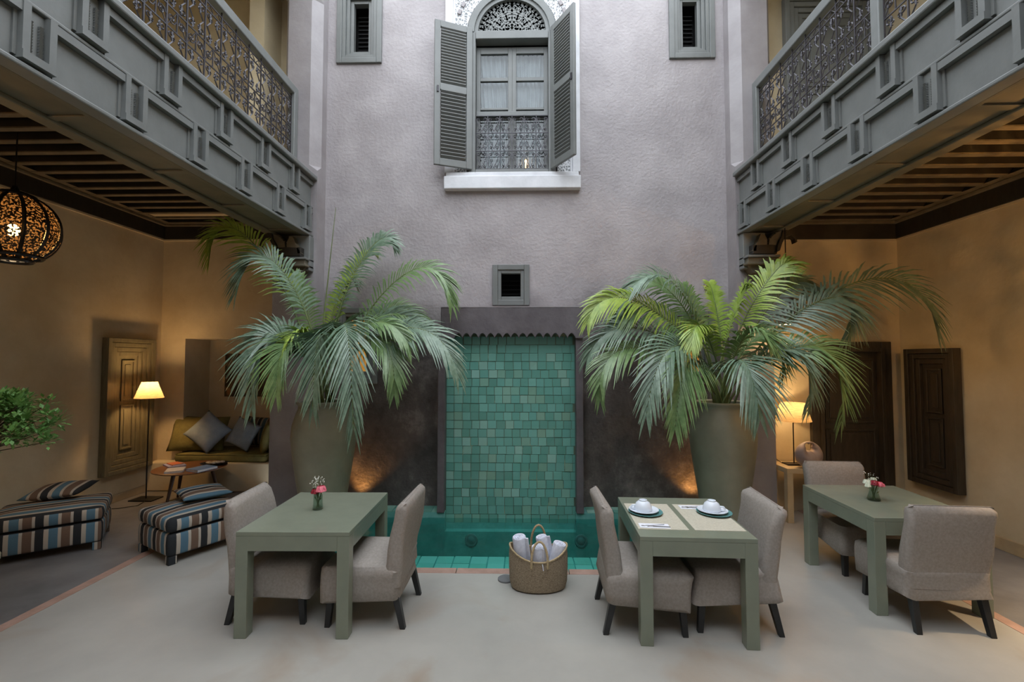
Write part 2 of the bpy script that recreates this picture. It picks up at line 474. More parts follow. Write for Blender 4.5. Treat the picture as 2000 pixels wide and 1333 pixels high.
# ------------------------------------------------------------------ floors
f = MB()
EL, ER = -3.68, 3.50                         # inner edges of the red borders
f.box(EL, PXL-0.1, BACK, WY, -0.3, 0); f.box(PXR+0.1, ER, BACK, WY, -0.3, 0); f.box(PXL-0.1, PXR+0.1, BACK, PY0-0.10, -0.3, 0)
struct('floor', 'waxed cream cement floor of the open courtyard', f, 'court_floor', 'floor')
f = MB(); f.box(LX-0.1, EL-0.09, BACK, LBY+0.1, -0.3, 0.0)
struct('floor_left', 'grey polished cement floor under the gallery with striped ottomans', f, 'gallery_floor', 'floor')
f = MB(); f.box(ER+0.09, RX+0.1, BACK, RBY+0.1, -0.3, 0.0)
struct('floor_right', 'grey polished cement floor strip along the amber right wall', f, 'gallery_floor', 'floor')
f = MB(); f.box(EL-0.09, EL, BACK, LBY, -0.3, 0.003)
struct('trim_1', 'rosy cement border line on the floor beside the left gallery', f, 'border_red', 'trim')
f = MB(); f.box(ER, ER+0.09, BACK, RBY, -0.3, 0.003)
struct('trim_2', 'rosy cement border line on the floor beside the right gallery', f, 'border_red', 'trim')
cop = struct('trim_3', 'rosy cement coping along the near edge of the pool', None, None, 'trim')
xs = [PXL-0.1, -1.55, -1.02, -0.6, -0.05, 0.42, 0.98, 1.44, PXR+0.1]
for i in range(len(xs)-1):
    b = MB(); b.box(xs[i]+0.003, xs[i+1]-0.003, PY0-0.10, PY0, -0.14, 0.004)
    obj('coping_stone', b, 'border_red', cop, bevel=0.004)

# ------------------------------------------------------------------ pool
pool = struct('pool_basin', 'sunken plunge pool lined with green glazed tiles', None, None, 'pool')
b = MB(); b.box(PXL-0.1, PXR+0.1, PY0-0.1, PY1+0.1, -1.2, -1.1)
b.box(PXL-0.1, PXL, PY0, PY1, -1.1, 0.0); b.box(PXR, PXR+0.1, PY0, PY1, -1.1, 0.0)
b.box(PXL-0.1, PXR+0.1, PY0-0.1, PY0, -1.1, -0.14)
b.box(PXL, PXR, PY0, 4.80, -1.1, -0.105); b.box(PXL, PXR, 4.80, 5.12, -1.1, -0.32)
b.box(PXL-0.1, -0.96, PY1, WY, -1.1, 0.03); b.box(0.66, PXR+0.1, PY1, WY, -1.1, 0.03); b.box(-0.96, 0.66, 5.862, WY, -1.1, -0.125); b.box(-0.96, 0.66, PY1, 5.862, -1.1, -0.20)
obj('lining', b, 'pool_lining', pool)
tile_step = mesh_of(MB().box(-0.08, 0.08, -0.08, 0.08, -0.006, 0.006), 'step_tile'); tile_step.materials.append(MATS['tile_light'])
for j in range(3):
    for i in range(21):
        x = PXL + 0.09 + i*0.172
        if x > PXR-0.05: continue
        obj('step_tile', tile_step, None, pool, loc=(x, PY0+0.07+j*0.165, -0.10+rnd.uniform(-.002,.002)), rot=(0,0,rnd.uniform(-.02,.02)))
tile_ledge = mesh_of(MB().box(-0.08, 0.08, -0.055, 0.055, -0.006, 0.006), 'ledge_tile'); tile_ledge.materials.append(MATS['tile_green'])
for x0, x1 in ((PXL-0.05, -1.06), (0.80, PXR+0.06)):
    n = int((x1-x0)/0.165)
    for i in range(n+1):
        for j in range(2):
            obj('ledge_tile', tile_ledge, None, pool, loc=(x0+0.08+i*0.165, PY1+0.06+j*0.115, 0.034))
for x in (-0.63, 0.72):
    b = MB(); b.lathe([(0.0001,0.02),(0.04,0.018),(0.052,0.010),(0.056,0.016),(0.075,0.014),(0.08,0.0)], 20)
    obj('pool_light_fitting', b, 'pool_fitting', pool, smooth=True, loc=(x, PY1-0.002, -0.30), rot=(PI/2,0,0))
b = MB(); n = 30
vs = [(PXL + (PXR-PXL)*i/60, PY0 + (PY1-PY0)*j/n, WATER + 0.0022*math.sin(i*0.9+j*0.5) + 0.0018*math.sin(j*1.3-i*0.37)) for j in range(n+1) for i in range(61)]
b.add(vs, [(j*61+i, j*61+i+1, (j+1)*61+i+1, (j+1)*61+i) for j in range(n) for i in range(60)])
w = obj('pool_water', b, 'water', smooth=True, angle=None)
tag(w, 'calm teal water surface of the plunge pool', 'water', None, 'structure')

# ------------------------------------------------------------------ main wall with its window openings
holes = [(-0.72, 0.46, 4.30, 6.98), (-2.44, -1.93, 5.95, 6.92), (2.0, 2.50, 5.95, 6.88), (-0.35, 0.06, 2.67, 3.12),
         (-2.38, -1.94, 1.66, 2.55), (1.98, 2.42, 1.66, 2.50)]
b = MB(); wall_boxes(b, 'x', WXL-0.1, WXR+0.1, WY, WY+0.32, -1.1, TOP, holes)
struct('wall_back', 'tall lilac-grey plaster wall with a near-black lower coat', b, 'main_wall', 'wall')

def frame_rect(mb, x0, x1, z0, z1, w, y0, y1):
    mb.box(x0, x0+w, y0, y1, z0, z1); mb.box(x1-w, x1, y0, y1, z0, z1)
    mb.box(x0+w, x1-w, y0, y1, z0, z0+w); mb.box(x0+w, x1-w, y0, y1, z1-w, z1)
    return mb

def small_window(name, label, x0, x1, z0, z1, warm=False, steps=3, sw=0.045):
    r = struct(name, label, None, None, 'window')
    y = WY
    obj('casing', frame_rect(MB(), x0, x1, z0, z1, 0.07, y-0.035, y+0.02), 'paint', r, bevel=0.006)
    a = 0.07
    for k in range(steps-1):
        obj('frame_step', frame_rect(MB(), x0+a, x1-a, z0+a, z1-a, sw, y-0.018+0.035*k, y+0.06+0.035*k), 'paint', r, bevel=0.004)
        a += sw
    for k in range(0 if warm else int((z1-z0-2*a)/0.06)):
        obj('louvre', MB().box(x0+a, x1-a, y+0.22, y+0.26, z0+a+0.06*k, z0+a+0.06*k+0.012), mat('louvre_dark', (24, 23, 22), 0.8), r)
    if warm: obj('pane', MB().box(x0+a, x1-a, y+0.12, y+0.125, z0+a, z1-a), 'pane', r)
    obj('room_backing', MB().box(x0-0.02, x1+0.02, y+0.33, y+0.36, z0-0.02, z1+0.02), 'warm_room' if warm else 'dark_void', r)  # flat sheet, coloured dark or glowing in place of the room
    return r
small_window('window_2', 'narrow dark window in a stepped grey-green frame, upper left of the shutters', -2.494, -1.883, 5.90, 6.98, steps=4)
small_window('window_3', 'narrow dark window in a stepped grey-green frame, upper right of the shutters', 1.95, 2.551, 5.90, 6.93, steps=4)
small_window('window_4', 'small square dark window in a grey-green frame above the fountain hood', -0.389, 0.094, 2.628, 3.163, steps=2)
small_window('window_5', 'amber-lit small window half hidden behind the left palm', -2.43, -1.89, 1.606, 2.60, True)
small_window('window_6', 'amber-lit small window half hidden behind the right palm', 1.93, 2.47, 1.606, 2.55, True)

# ------------------------------------------------------------------ fountain: hood, side pilasters, tiled panel
ft = struct('wall_fountain', 'fountain wall of green zellige tiles under a scalloped dark plaster hood', None, None, 'fountain')
HX0, HX1, HZ0, HZ1, HY = -1.014, 0.760, 2.185, 2.57, 5.70
n_sc = 15
poly = [(HX1, HZ1), (HX0, HZ1), (HX0, HZ0)]
sx0, sx1 = HX0+0.17, HX1-0.10
poly.append((sx0, HZ0))
for i in range(n_sc):
    w_ = (sx1-sx0)/n_sc
    for k in range(1, 9):
        t = k/8; poly.append((sx0+w_*(i+t), HZ0 + 0.062*math.sin(PI*t)**0.9))
poly.append((HX1, HZ0))
b = MB(); b.prism(poly, HY, HY+0.035, 'y')
b.box(HX0, HX1, HY+0.03, WY, HZ1-0.06, HZ1); b.box(HX0, HX0+0.05, HY+0.03, WY, HZ0, HZ1); b.box(HX1-0.05, HX1, HY+0.03, WY, HZ0, HZ1)
obj('hood', b, 'hood_plaster', ft, bevel=0.006)
b = MB(); b.box(HX0, HX1, HY-0.004, WY, HZ1, HZ1+0.012); obj('hood_cap', b, 'pier_plaster', ft)
for x0, x1 in ((-1.055, -0.965), (0.665, 0.755)):
    b = MB(); b.box(x0, x1, 5.74, WY, 0.03, HZ0+0.02); obj('pilaster', b, 'hood_plaster', ft, bevel=0.008)
b = MB(); b.box(-0.97, 0.67, 5.875, WY, -0.3, HZ1-0.05); obj('tile_bed', b, 'tile_grout', ft)
tmesh = []
for wv in (0.104, 0.112, 0.098):
    for k in range(3):
        t = MB(); h = 0.104; d = 0.012
        z = [rnd.uniform(-.0025, .0025) for _ in range(4)]
        t.hexa([(-wv/2+.0025, 0, -h/2+.0022+z[0]*.5), (wv/2-.0025, 0, -h/2+.0022+z[1]*.5), (wv/2-.0025, d, -h/2), (-wv/2+.0025, d, -h/2)],
               [(-wv/2+.0025, z[2], h/2-.0022+z[3]*.5), (wv/2-.0025, z[3], h/2-.0022+z[1]*.5), (wv/2-.0025, d, h/2), (-wv/2+.0025, d, h/2)])
        me = mesh_of(t, 'tile'); me.materials.append(MATS['tile_green']); tmesh.append((wv, me))
rows = 22; spots = []
for j in range(rows):
    z = -0.1265 + 0.053 + j*0.1065; x = -0.965; first = True
    while x < 0.66:
        wv, me = rnd.choice(tmesh)
        if first and j % 2: wv, me = tmesh[rnd.randrange(6, 9)]
        first = False
        if x + wv > 0.672: break
        spots.append((x+wv/2, z+rnd.uniform(-.002,.002), me)); x += wv + 0.0015
    if 0.665 - x > 0.03: spots.append((x + (0.665-x)/2, z, (0.665-x)))
rest = MB(); cnt = 0
for x, z, me in sorted(spots, key=lambda s: s[1]):
    if isinstance(me, float) or cnt >= 296:
        wv = me if isinstance(me, float) else 0.102
        yj = rnd.uniform(0, .003); rest.box(x-wv/2+.001, x+wv/2-.001, 5.863+yj, 5.876, z-.051, z+.051)
    else:
        cnt += 1
        obj('tile', me, None, ft, loc=(x, 5.862+rnd.uniform(-.0015,.003), z), rot=(rnd.uniform(-.035,.035), rnd.uniform(-.012,.012), rnd.uniform(-.035,.035)))
tag(obj('cut_tile_filler', rest, 'tile_green', ft), kind='stuff')

# ------------------------------------------------------------------ big window with shutters
WIN = struct('window_1', 'tall arched window with open louvred shutters and white carved surround', None, None, 'window')
CXW = -0.134
y = WY
# white stucco surround: flat border and carved field with an arched opening
SX0, SX1, SZ0 = -1.022, 0.763, 4.15
b = MB(); b.box(SX0, SX1, y-0.10, y+0.02, SZ0, SZ0+0.17); b.box(SX0+0.02, SX1-0.02, y-0.06, y+0.02, SZ0+0.17, SZ0+0.235)
obj('sill', b, 'white_stucco', WIN, bevel=0.01)
b = MB(); b.box(SX0, SX0+0.10, y-0.05, y+0.01, SZ0+0.235, 7.3); b.box(SX1-0.10, SX1, y-0.05, y+0.01, SZ0+0.235, 7.3)
b.box(SX0+0.10, SX0+0.13, y-0.035, y+0.01, SZ0+0.235, 7.3); b.box(SX1-0.13, SX1-0.10, y-0.035, y+0.01, SZ0+0.235, 7.3)
obj('surround_border', b, 'white_stucco', WIN, bevel=0.006)
AR, AZ = 0.60, 6.30            # arch of the white opening
b = MB()
b.box(SX0+0.13, CXW-AR, y-0.02, y+0.01, SZ0+0.235, AZ); b.box(CXW+AR, SX1-0.13, y-0.02, y+0.01, SZ0+0.235, AZ)
N = 24
for i in range(N):
    a0, a1 = PI*i/N, PI*(i+1)/N
    p0 = (CXW+AR*math.cos(a0), AZ+AR*math.sin(a0)); p1 = (CXW+AR*math.cos(a1), AZ+AR*math.sin(a1))
    ex = (SX1-0.13) if math.cos((a0+a1)/2) > 0 else (SX0+0.13)
    if abs(math.cos((a0+a1)/2)) > 0.45: q = [(ex, p0[1]), (ex, p1[1])]
    else: q = [(p0[0], 7.3), (p1[0], 7.3)]
    b.prism([p0, q[0], q[1], p1], y-0.02, y+0.01, 'y')
for s in (-1, 1):
    a = math.acos(0.45); px = CXW+s*AR*0.45; pz = AZ+AR*math.sin(a); ex = (SX1-0.13) if s > 0 else (SX0+0.13)
    b.prism([(px, pz), (ex, pz), (ex, 7.3), (px, 7.3)], y-0.0195, y+0.01, 'y')
obj('carved_field', b, 'stucco_lace', WIN)
for i in range(21):
    a = PI*(i+0.5)/21; R_ = AR+0.15
    Mx = Matrix.Translation((CXW+R_*math.cos(a), y-0.028, AZ+R_*math.sin(a))) @ Matrix.Rotation(-a, 4, 'Y')
    if abs(CXW+R_*math.cos(a)-CXW) < 0.9-0.13-0.04: obj('arch_block', MB().obox(Mx, 0.045, 0.03, 0.06), 'pier_plaster', WIN)
# wooden frame
FX0, FX1 = CXW-0.575, CXW+0.575
b = MB(); b.box(FX0, FX0+0.09, y-0.03, y+0.10, SZ0+0.235, AZ); b.box(FX1-0.09, FX1, y-0.03, y+0.10, SZ0+0.235, AZ)
b.box(FX0+0.09, FX1-0.09, y-0.035, y+0.12, 6.20, 6.31); b.box(FX0+0.09, FX1-0.09, y-0.03, y+0.10, 4.385, 4.43)
obj('frame', b, 'paint', WIN, bevel=0.008)
def arch_band(r0, r1, y0, y1, n=28):
    q = MB()
    for i in range(n):
        a0, a1 = PI*i/n, PI*(i+1)/n
        q.prism([(CXW+r0*math.cos(a0), AZ+r0*math.sin(a0)), (CXW+r1*math.cos(a0), AZ+r1*math.sin(a0)), (CXW+r1*math.cos(a1), AZ+r1*math.sin(a1)), (CXW+r0*math.cos(a1), AZ+r0*math.sin(a1))], y0, y1, 'y')
    return q
obj('arch_frame', arch_band(0.505, 0.59, y-0.035, y+0.1), 'paint', WIN)
obj('arch_frame', arch_band(0.455, 0.51, y-0.012, y+0.1), 'paint', WIN)
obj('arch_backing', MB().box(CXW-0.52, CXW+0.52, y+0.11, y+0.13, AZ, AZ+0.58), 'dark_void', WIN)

def spiral(cx, cz, r0, a0, turns, n=14, rin=0.18):
    return [(cx + (r0*(1-t)+r0*rin*t)*math.cos(a0+turns*2*PI*t), cz + (r0*(1-t)+r0*rin*t)*math.sin(a0+turns*2*PI*t)) for t in [i/n for i in range(n+1)]]
def ribbon(mb, pts, w, y0, y1):
    """flat fret strip along a 2D path in xz"""
    L = []; Rr = []
    for i, p in enumerate(pts):
        q0 = pts[max(i-1, 0)]; q1 = pts[min(i+1, len(pts)-1)]
        dx, dz = q1[0]-q0[0], q1[1]-q0[1]; l = math.hypot(dx, dz) or 1
        ww = w*(0.65+0.35*math.sin(PI*i/(len(pts)-1)))
        L.append((p[0]-dz/l*ww/2, p[1]+dx/l*ww/2)); Rr.append((p[0]+dz/l*ww/2, p[1]-dx/l*ww/2))
    vs = [(q[0], yy, q[1]) for yy in (y0, y1) for S in (L, Rr) for q in S]; n = len(pts); fs = []
    for i in range(n-1):
        fs += [(i, i+1, n+i+1, n+i), (2*n+i, 3*n+i, 3*n+i+1, 2*n+i+1), (i, 2*n+i, 2*n+i+1, i+1), (n+i, n+i+1, 3*n+i+1, 3*n+i)]
    return mb.add(vs, fs)
fret = MB()
r2 = random.Random(3)
for ring, (rr, cnt_, rs) in enumerate(((0.10, 3, 0.060), (0.22, 5, 0.062), (0.335, 8, 0.062), (0.425, 11, 0.045))):
    for k in range(cnt_):
        a = (PI/2)*(k+0.5)/cnt_; cx, cz = rr*math.cos(a), rr*math.sin(a)+0.02
        sp = spiral(cx, cz, rs, a+PI*(k % 2)+ring, 1.35*(1 if k % 2 else -1))
        for s in (1, -1):
            ribbon(fret, [(CXW+s*p[0], AZ+p[1]) for p in sp], 0.034, y+0.03, y+0.06)
        if k+1 < cnt_:
            a2 = (PI/2)*(k+1.5)/cnt_
            for s in (1, -1):
                ribbon(fret, [(CXW+s*((rr+0.02)*math.cos(a+(a2-a)*t)), AZ+0.02+(rr+0.02)*math.sin(a+(a2-a)*t)) for t in (0, .25, .5, .75, 1)], 0.022, y+0.035, y+0.058)
for a in (0.02, 0.5, 1.0, PI/2, PI-1.0, PI-0.5, PI-0.02):
    ribbon(fret, [(CXW+r*math.cos(a), AZ+0.012+r*math.sin(a)) for r in (0.02, 0.15, 0.3, 0.47)], 0.024, y+0.034, y+0.062)
obj('fanlight_fretwork', fret, 'paint', WIN)
# casement leaves
ZB, ZT = 4.43, 6.20
for s, x0, x1 in ((0, FX0+0.09, CXW), (1, CXW, FX1-0.09)):
    b = MB(); yy = y+0.10
    b.box(x0, x0+0.055, yy, yy+0.045, ZB, ZT-0.03); b.box(x1-0.055, x1, yy, yy+0.045, ZB, ZT-0.03)
    for z0, z1 in ((ZB, ZB+0.07), (5.17, 5.26), (5.30, 5.33), (5.70, 5.75), (ZT-0.12, ZT-0.03)): b.box(x0+0.055, x1-0.055, yy, yy+0.045, z0, z1)
    leaf = obj('casement', b, 'paint', WIN, bevel=0.004)
    for z0, z1 in ((ZB+0.07, 5.17), (5.33, 5.70), (5.75, ZT-0.12)):
        obj('pane', MB().box(x0+0.05, x1-0.05, yy+0.02, yy+0.024, z0-0.005, z1+0.005), 'pane', leaf)
    # pleated curtain
    c = MB(); n = 48; vs = []
    cx0, cx1 = x0+0.02, x1-0.02
    for j in range(9):
        z = ZB+0.02 + (ZT-ZB-0.1)*j/8
        for i in range(n+1):
            t = i/n; g = 0.75+0.25*j/8
            xx = (cx0+cx1)/2 + ((t-0.5)*g)*(cx1-cx0) + (0.05 if s == 0 else -0.03)*(1-j/8)
            vs.append((xx, y+0.20+0.020*math.sin(t*2*PI*7+0.6*math.sin(j))+0.008*math.sin(t*29), z))
    c.add(vs, [(j*(n+1)+i, j*(n+1)+i+1, (j+1)*(n+1)+i+1, (j+1)*(n+1)+i) for j in range(8) for i in range(n)])
    obj('curtain', c, 'curtain', WIN, smooth=True, angle=None)
b = MB(); b.box(FX0+0.09, FX1-0.09, y+0.06, y+0.10, 5.19, 5.26); obj('transom_bar', b, 'paint', WIN, bevel=0.006)
obj('room_backing', MB().box(-0.74, 0.48, y+0.34, y+0.38, 4.28, 7.0), 'dark_void', WIN)  # near-black sheet stands in for the unlit room
# iron grille low in the window
g = MB(); GX0, GX1, GY = FX0+0.09, FX1-0.09, y+0.03
rowsz = [(4.46, 4.69), (4.72, 4.93), (4.96, 5.17)]
for z in (4.45, 4.70, 4.945, 5.18): g.tube([(GX0, GY, z), (GX1, GY, z)], 0.007, 4)
for k in range(7):
    x = GX0+(GX1-GX0)*k/6; g.tube([(x, GY, 4.44), (x, GY, 5.19)], 0.006, 4)
for z0, z1 in rowsz:
    for k in range(6):
        xc = GX0+(GX1-GX0)*(k+0.5)/6; hw = (GX1-GX0)/12
        for s in (-1, 1):
            pts = [(xc, z0+0.01), (xc+s*hw*0.5, (z0+z1)/2-0.01), (xc+s*hw*0.85, z1-0.045)] + [(p[0], p[1]) for p in spiral(xc+s*(hw*0.85-0.026), z1-0.04, 0.026, 0 if s > 0 else PI, s*1.1, 9)]
            g.tube([(p[0], GY, p[1]) for p in pts], 0.0058, 4)
            g.tube([(p[0], GY, p[1]) for p in spiral(xc+s*hw*0.45, z0+0.03, 0.022, -PI/2, s*1.2, 9)], 0.0055, 4)
obj('iron_grille', g, 'iron', WIN)
# shutters
slat = mesh_of(MB().hexa([(0.0,-0.022,0.012),(0.30,-0.022,0.012),(0.30,0.018,-0.026),(0.0,0.018,-0.026)], [(0.0,-0.022,0.021),(0.30,-0.022,0.021),(0.30,0.018,-0.017),(0.0,0.018,-0.017)]), 'slat')
slat.materials.append(MATS['paint'])
def shutter(hx, ang, mirror):
    SW, SH, z0 = 0.50, 1.91, 4.42
    b = MB(); fw = 0.075; d = 0.04
    sgn = -1 if mirror else 1
    def bx(x0, x1, za, zb): b.box(sgn*x0, sgn*x1, -d/2, d/2, za, zb)
    bx(0, fw, 0, SH); bx(SW-fw, SW, 0, SH); bx(fw, SW-fw, 0, 0.09); bx(fw, SW-fw, SH*0.52, SH*0.52+0.085); bx(fw, SW-fw, SH-0.08, SH)
    o = obj('shutter', b, 'paint', WIN, loc=(hx, y-0.045, z0), rot=(0, 0, ang), bevel=0.004)
    for za, zb in ((0.09, SH*0.52), (SH*0.52+0.085, SH-0.08)):
        n = 19
        for k in range(n):
            sl = obj('slat', slat, None, o, loc=((fw+0.01) if not mirror else -(SW-fw-0.01)-0.0, 0, za+(zb-za)*(k+0.6)/n))
            sl.scale = ((SW-2*fw-0.02)/0.30, 1, 1)
            sl.location.x = (fw+0.01) if not mirror else -(SW-fw-0.01)
    obj('latch', MB().box(sgn*(SW-0.055), sgn*(SW-0.03), -0.035, 0.035, 0.95, 1.03), 'iron', o)
    return o
shutter(FX0+0.045, math.radians(21), True)
shutter(FX1-0.05, math.radians(-59), False)
bl = MB(); bl.ball((0,0,0), 0.016, 10, 8, 1, 1, 1.4); bl.tube([(0,0,-0.17),(0,0,-0.015)], 0.008, 6)
tag(obj('candle_bulb', bl, emission_mat('candle_glow', (255, 200, 130), 5.0), loc=(0.05, y+0.165, 4.62), smooth=True), 'tiny glowing bulb behind the iron window grille', 'bulb')

# ------------------------------------------------------------------ piers beside the main wall
def pier(name, label, s, xi, xo, xo_up, yb):
    """s=-1 left, +1 right; xi inner face x, xo outer face x"""
    r = struct(name, label, None, None, 'wall')
    def P(poly, z0, z1, nm):
        obj(nm, MB().prism(poly, z0, z1, 'z'), 'pier_plaster', r)
    P([(xi, PY), (xo, PY), (xo, yb), (xi, yb)], 0, 4.28, 'lower_shaft')
    ch = 0.11
    P([(xi, PY+ch), (xi-(-s)*ch*1.0 if False else xi+s*ch, PY), (xo_up-s*0.05, PY), (xo_up, PY+0.06), (xo_up, yb), (xi, yb)], 4.42, 6.62, 'chamfered_shaft')
    # stops: chamfer grows in over a short height below and above
    b = MB()
    q0 = [(xi, PY+0.001), (xi+s*0.001, PY), (xo_up-s*0.001, PY), (xo_up, PY+0.001), (xo_up, yb), (xi, yb)]
    q1 = [(xi, PY+ch), (xi+s*ch, PY), (xo_up-s*0.05, PY), (xo_up, PY+0.06), (xo_up, yb), (xi, yb)]
    b.loft([[(p[0], p[1], 4.28) for p in q0], [(p[0], p[1], 4.34) for p in q0], [(p[0], p[1], 4.42) for p in q1]])
    obj('chamfer_stop', b, 'pier_plaster', r)
    b = MB()
    q2 = [(xi, PY), (xi+s*0.001, PY), (xo_up+s*0.08, PY), (xo_up+s*0.081, PY+0.001), (xo_up+s*0.081, yb), (xi, yb)]
    b.loft([[(p[0], p[1], 6.62) for p in q1], [(p[0]*0.5+c[0]*0.5, p[1]*0.35+c[1]*0.65, 6.70) for p, c in zip(q2, q1)], [(p[0], p[1], 6.82) for p in q2]])
    obj('chamfer_stop', b, 'pier_plaster', r)
    P([(p[0], p[1]) for p in q2], 6.82, TOP, 'upper_shaft')
    return r
pier('wall_pier_left', 'grey plaster corner pier carrying the left balcony', -1, WXL-0.02, -3.17, -3.08, LBY)
pier('wall_pier_right', 'grey plaster corner pier carrying the right balcony', 1, WXR+0.03, 3.10, 3.16, RBY)

# ------------------------------------------------------------------ gallery walls
b = MB(); b.box(LX-0.2, LX, BACK, LBY+0.9, -0.3, TOP)
struct('wall_left', 'warm beige plaster wall of the left gallery', b, 'gallery_plaster', 'wall')
NX0, NX1, NZ0, NZ1, NY = -5.12, -3.55, 0.42, 2.24, 7.45
b = MB(); wall_boxes(b, 'x', LX, -2.62, LBY, LBY+0.25, -0.3, 4.3, [(NX0, NX1, NZ0, NZ1)])
b.box(LX, -2.62, LBY+0.25, NY, NZ1, NZ1+0.15)
b.box(NX0-0.15, NX0, LBY+0.25, NY, NZ0, NZ1); b.box(NX1, NX1+0.15, LBY+0.25, NY, NZ0, NZ1); b.box(NX0-0.15, NX1+0.15, NY, NY+0.15, NZ0-0.2, NZ1+0.15)
b.box(NX0-0.15, NX1+0.15, LBY+0.25, NY, -0.3, NZ0)
struct('wall_left_end', 'beige plaster end wall with the sofa niche', b, 'gallery_plaster', 'wall')
b = MB(); b.box(LX, -3.0, 6.68, LBY, 0, 0.42)
struct('built_in_bench', 'low beige plaster bench ledge below the sofa niche', b, 'gallery_plaster', 'bench', bevel=0.02)
b = MB(); b.box(RX, RX+0.2, BACK, RBY+0.4, -0.3, TOP)
struct('wall_right', 'amber-lit beige plaster wall of the right gallery', b, 'gallery_plaster', 'wall')
b = MB(); wall_boxes(b, 'x', WXR+0.1, RX, RBY, RBY+0.25, -0.3, 4.0, [(3.78, 4.60, -0.3, 2.07)])
struct('wall_right_end', 'beige plaster end wall with the dark door', b, 'gallery_plaster', 'wall')
b = MB(); b.box(LX, LX+0.025, BACK, LBY-0.21, 0, 0.10)
struct('baseboard_left', 'pale plaster skirting along the left gallery wall', b, 'skirting', 'baseboard', bevel=0.006)
b = MB(); b.box(RX-0.025, RX, BACK, RBY, 0, 0.13)
struct('baseboard_right', 'pale plaster skirting along the right gallery wall', b, 'skirting', 'baseboard', bevel=0.006)
b = MB(); b.box(LX-0.2, RX+0.2, BACK-0.2, BACK, -0.3, TOP)
struct('wall_front', 'plaster wall behind the viewer', b, 'pier_plaster', 'wall')
# upper gallery walls
b = MB(); b.box(LX, -3.08, 6.3, 6.5, 4.0, TOP); b.box(-3.62, -3.42, PY+0.12, 6.3, 4.26, 7.0)
struct('wall_upper_left', 'cream plaster wall of the upper left gallery', b, 'upper_plaster', 'wall')
b = MB(); b.box(3.16, RX, 6.1, 6.3, 4.0, TOP)
struct('wall_upper_right', 'cream plaster wall of the upper right gallery', b, 'upper_plaster', 'wall')
b = MB(); b.box(LX, -2.75, BACK, 6.3, 7.05, TOP)
struct('roof_left', 'roof beam over the upper left gallery', b, 'upper_plaster', 'roof')
b = MB(); b.box(2.80, RX, BACK, 6.1, 7.05, TOP)
struct('roof_right', 'roof beam over the upper right gallery', b, 'upper_plaster', 'roof')

# ------------------------------------------------------------------ balconies
BEAD = MB()
for k in range(12):
    z = 0.022+k*0.0165
    BEAD.hexa([(0,-0.010,z),(0.012,-0.010,z),(0.012,0.010,z),(0,0.010,z)], [(0,-0.010,z+0.013),(0.020,-0.010,z+0.013),(0.020,0.010,z+0.013),(0,0.010,z+0.013)])
bead_me = mesh_of(BEAD, 'beading'); bead_me.materials.append(MATS['paint'])
# unit meshes: local +x points into the courtyard, y along the balcony, z up
PER, PW, RH = 0.637, 0.180, 0.335
pend = MB(); pend.box(0, 0.010, -PW/2, PW/2, 0.018, RH-0.006)
for yy in (-PW/2, PW/2-0.040): pend.box(0.010, 0.050, yy, yy+0.040, 0.064, RH-0.006)
pend.box(0.010, 0.056, -PW/2, PW/2, 0.018, 0.064)
pend_me = mesh_of(pend, 'pendant_block'); pend_me.materials.append(MATS['paint'])
arch = MB(); hl = (PER-PW)/2
arch.box(0, 0.044, -hl+0.0005, hl-0.0005, RH-0.062, RH-0.012)
arch.box(0, 0.018, -hl+0.0005, -hl+0.02, 0.03, RH-0.062); arch.box(0, 0.018, hl-0.02, hl-0.0005, 0.03, RH-0.062)
arch_me = mesh_of(arch, 'panel_moulding'); arch_me.materials.append(MATS['paint'])
panel = mesh_of(MB().box(-0.02, 0.006, -hl+0.02, hl-0.02, 0.012, RH-0.066), 'panel'); panel.materials.append(MATS['paint'])

def scroll_cell(mb, X, yc, z0, z1, hw, r):
    """a lyre of two facing scrolls with curled ends in the plane x=X"""
    zc = (z0+z1)/2; H = (z1-z0)/2
    for s in (-1, 1):
        sp = spiral(yc+s*(hw-r), z1-r*1.1, r, PI/2+s*0.6, s*-1.3 if False else s*1.25, 10)
        mid = [(yc+s*hw*0.45, zc+H*0.35), (yc+s*hw*0.85, zc), (yc+s*hw*0.45, zc-H*0.35)]
        sp2 = spiral(yc+s*(hw-r), z0+r*1.1, r, -PI/2-s*0.6, -s*1.25, 10)
        mb.tube([(X, p[0], p[1]) for p in sp[::-1]+mid+sp2], 0.0072, 4)
        mb.tube([(X, p[0], p[1]) for p in spiral(yc+s*r*0.9, zc+H*0.55, r*0.7, -PI/2, s*1.2, 8)], 0.0065, 4)
        mb.tube([(X, p[0], p[1]) for p in spiral(yc+s*r*0.9, zc-H*0.55, r*0.7, PI/2, -s*1.2, 8)], 0.0065, 4)

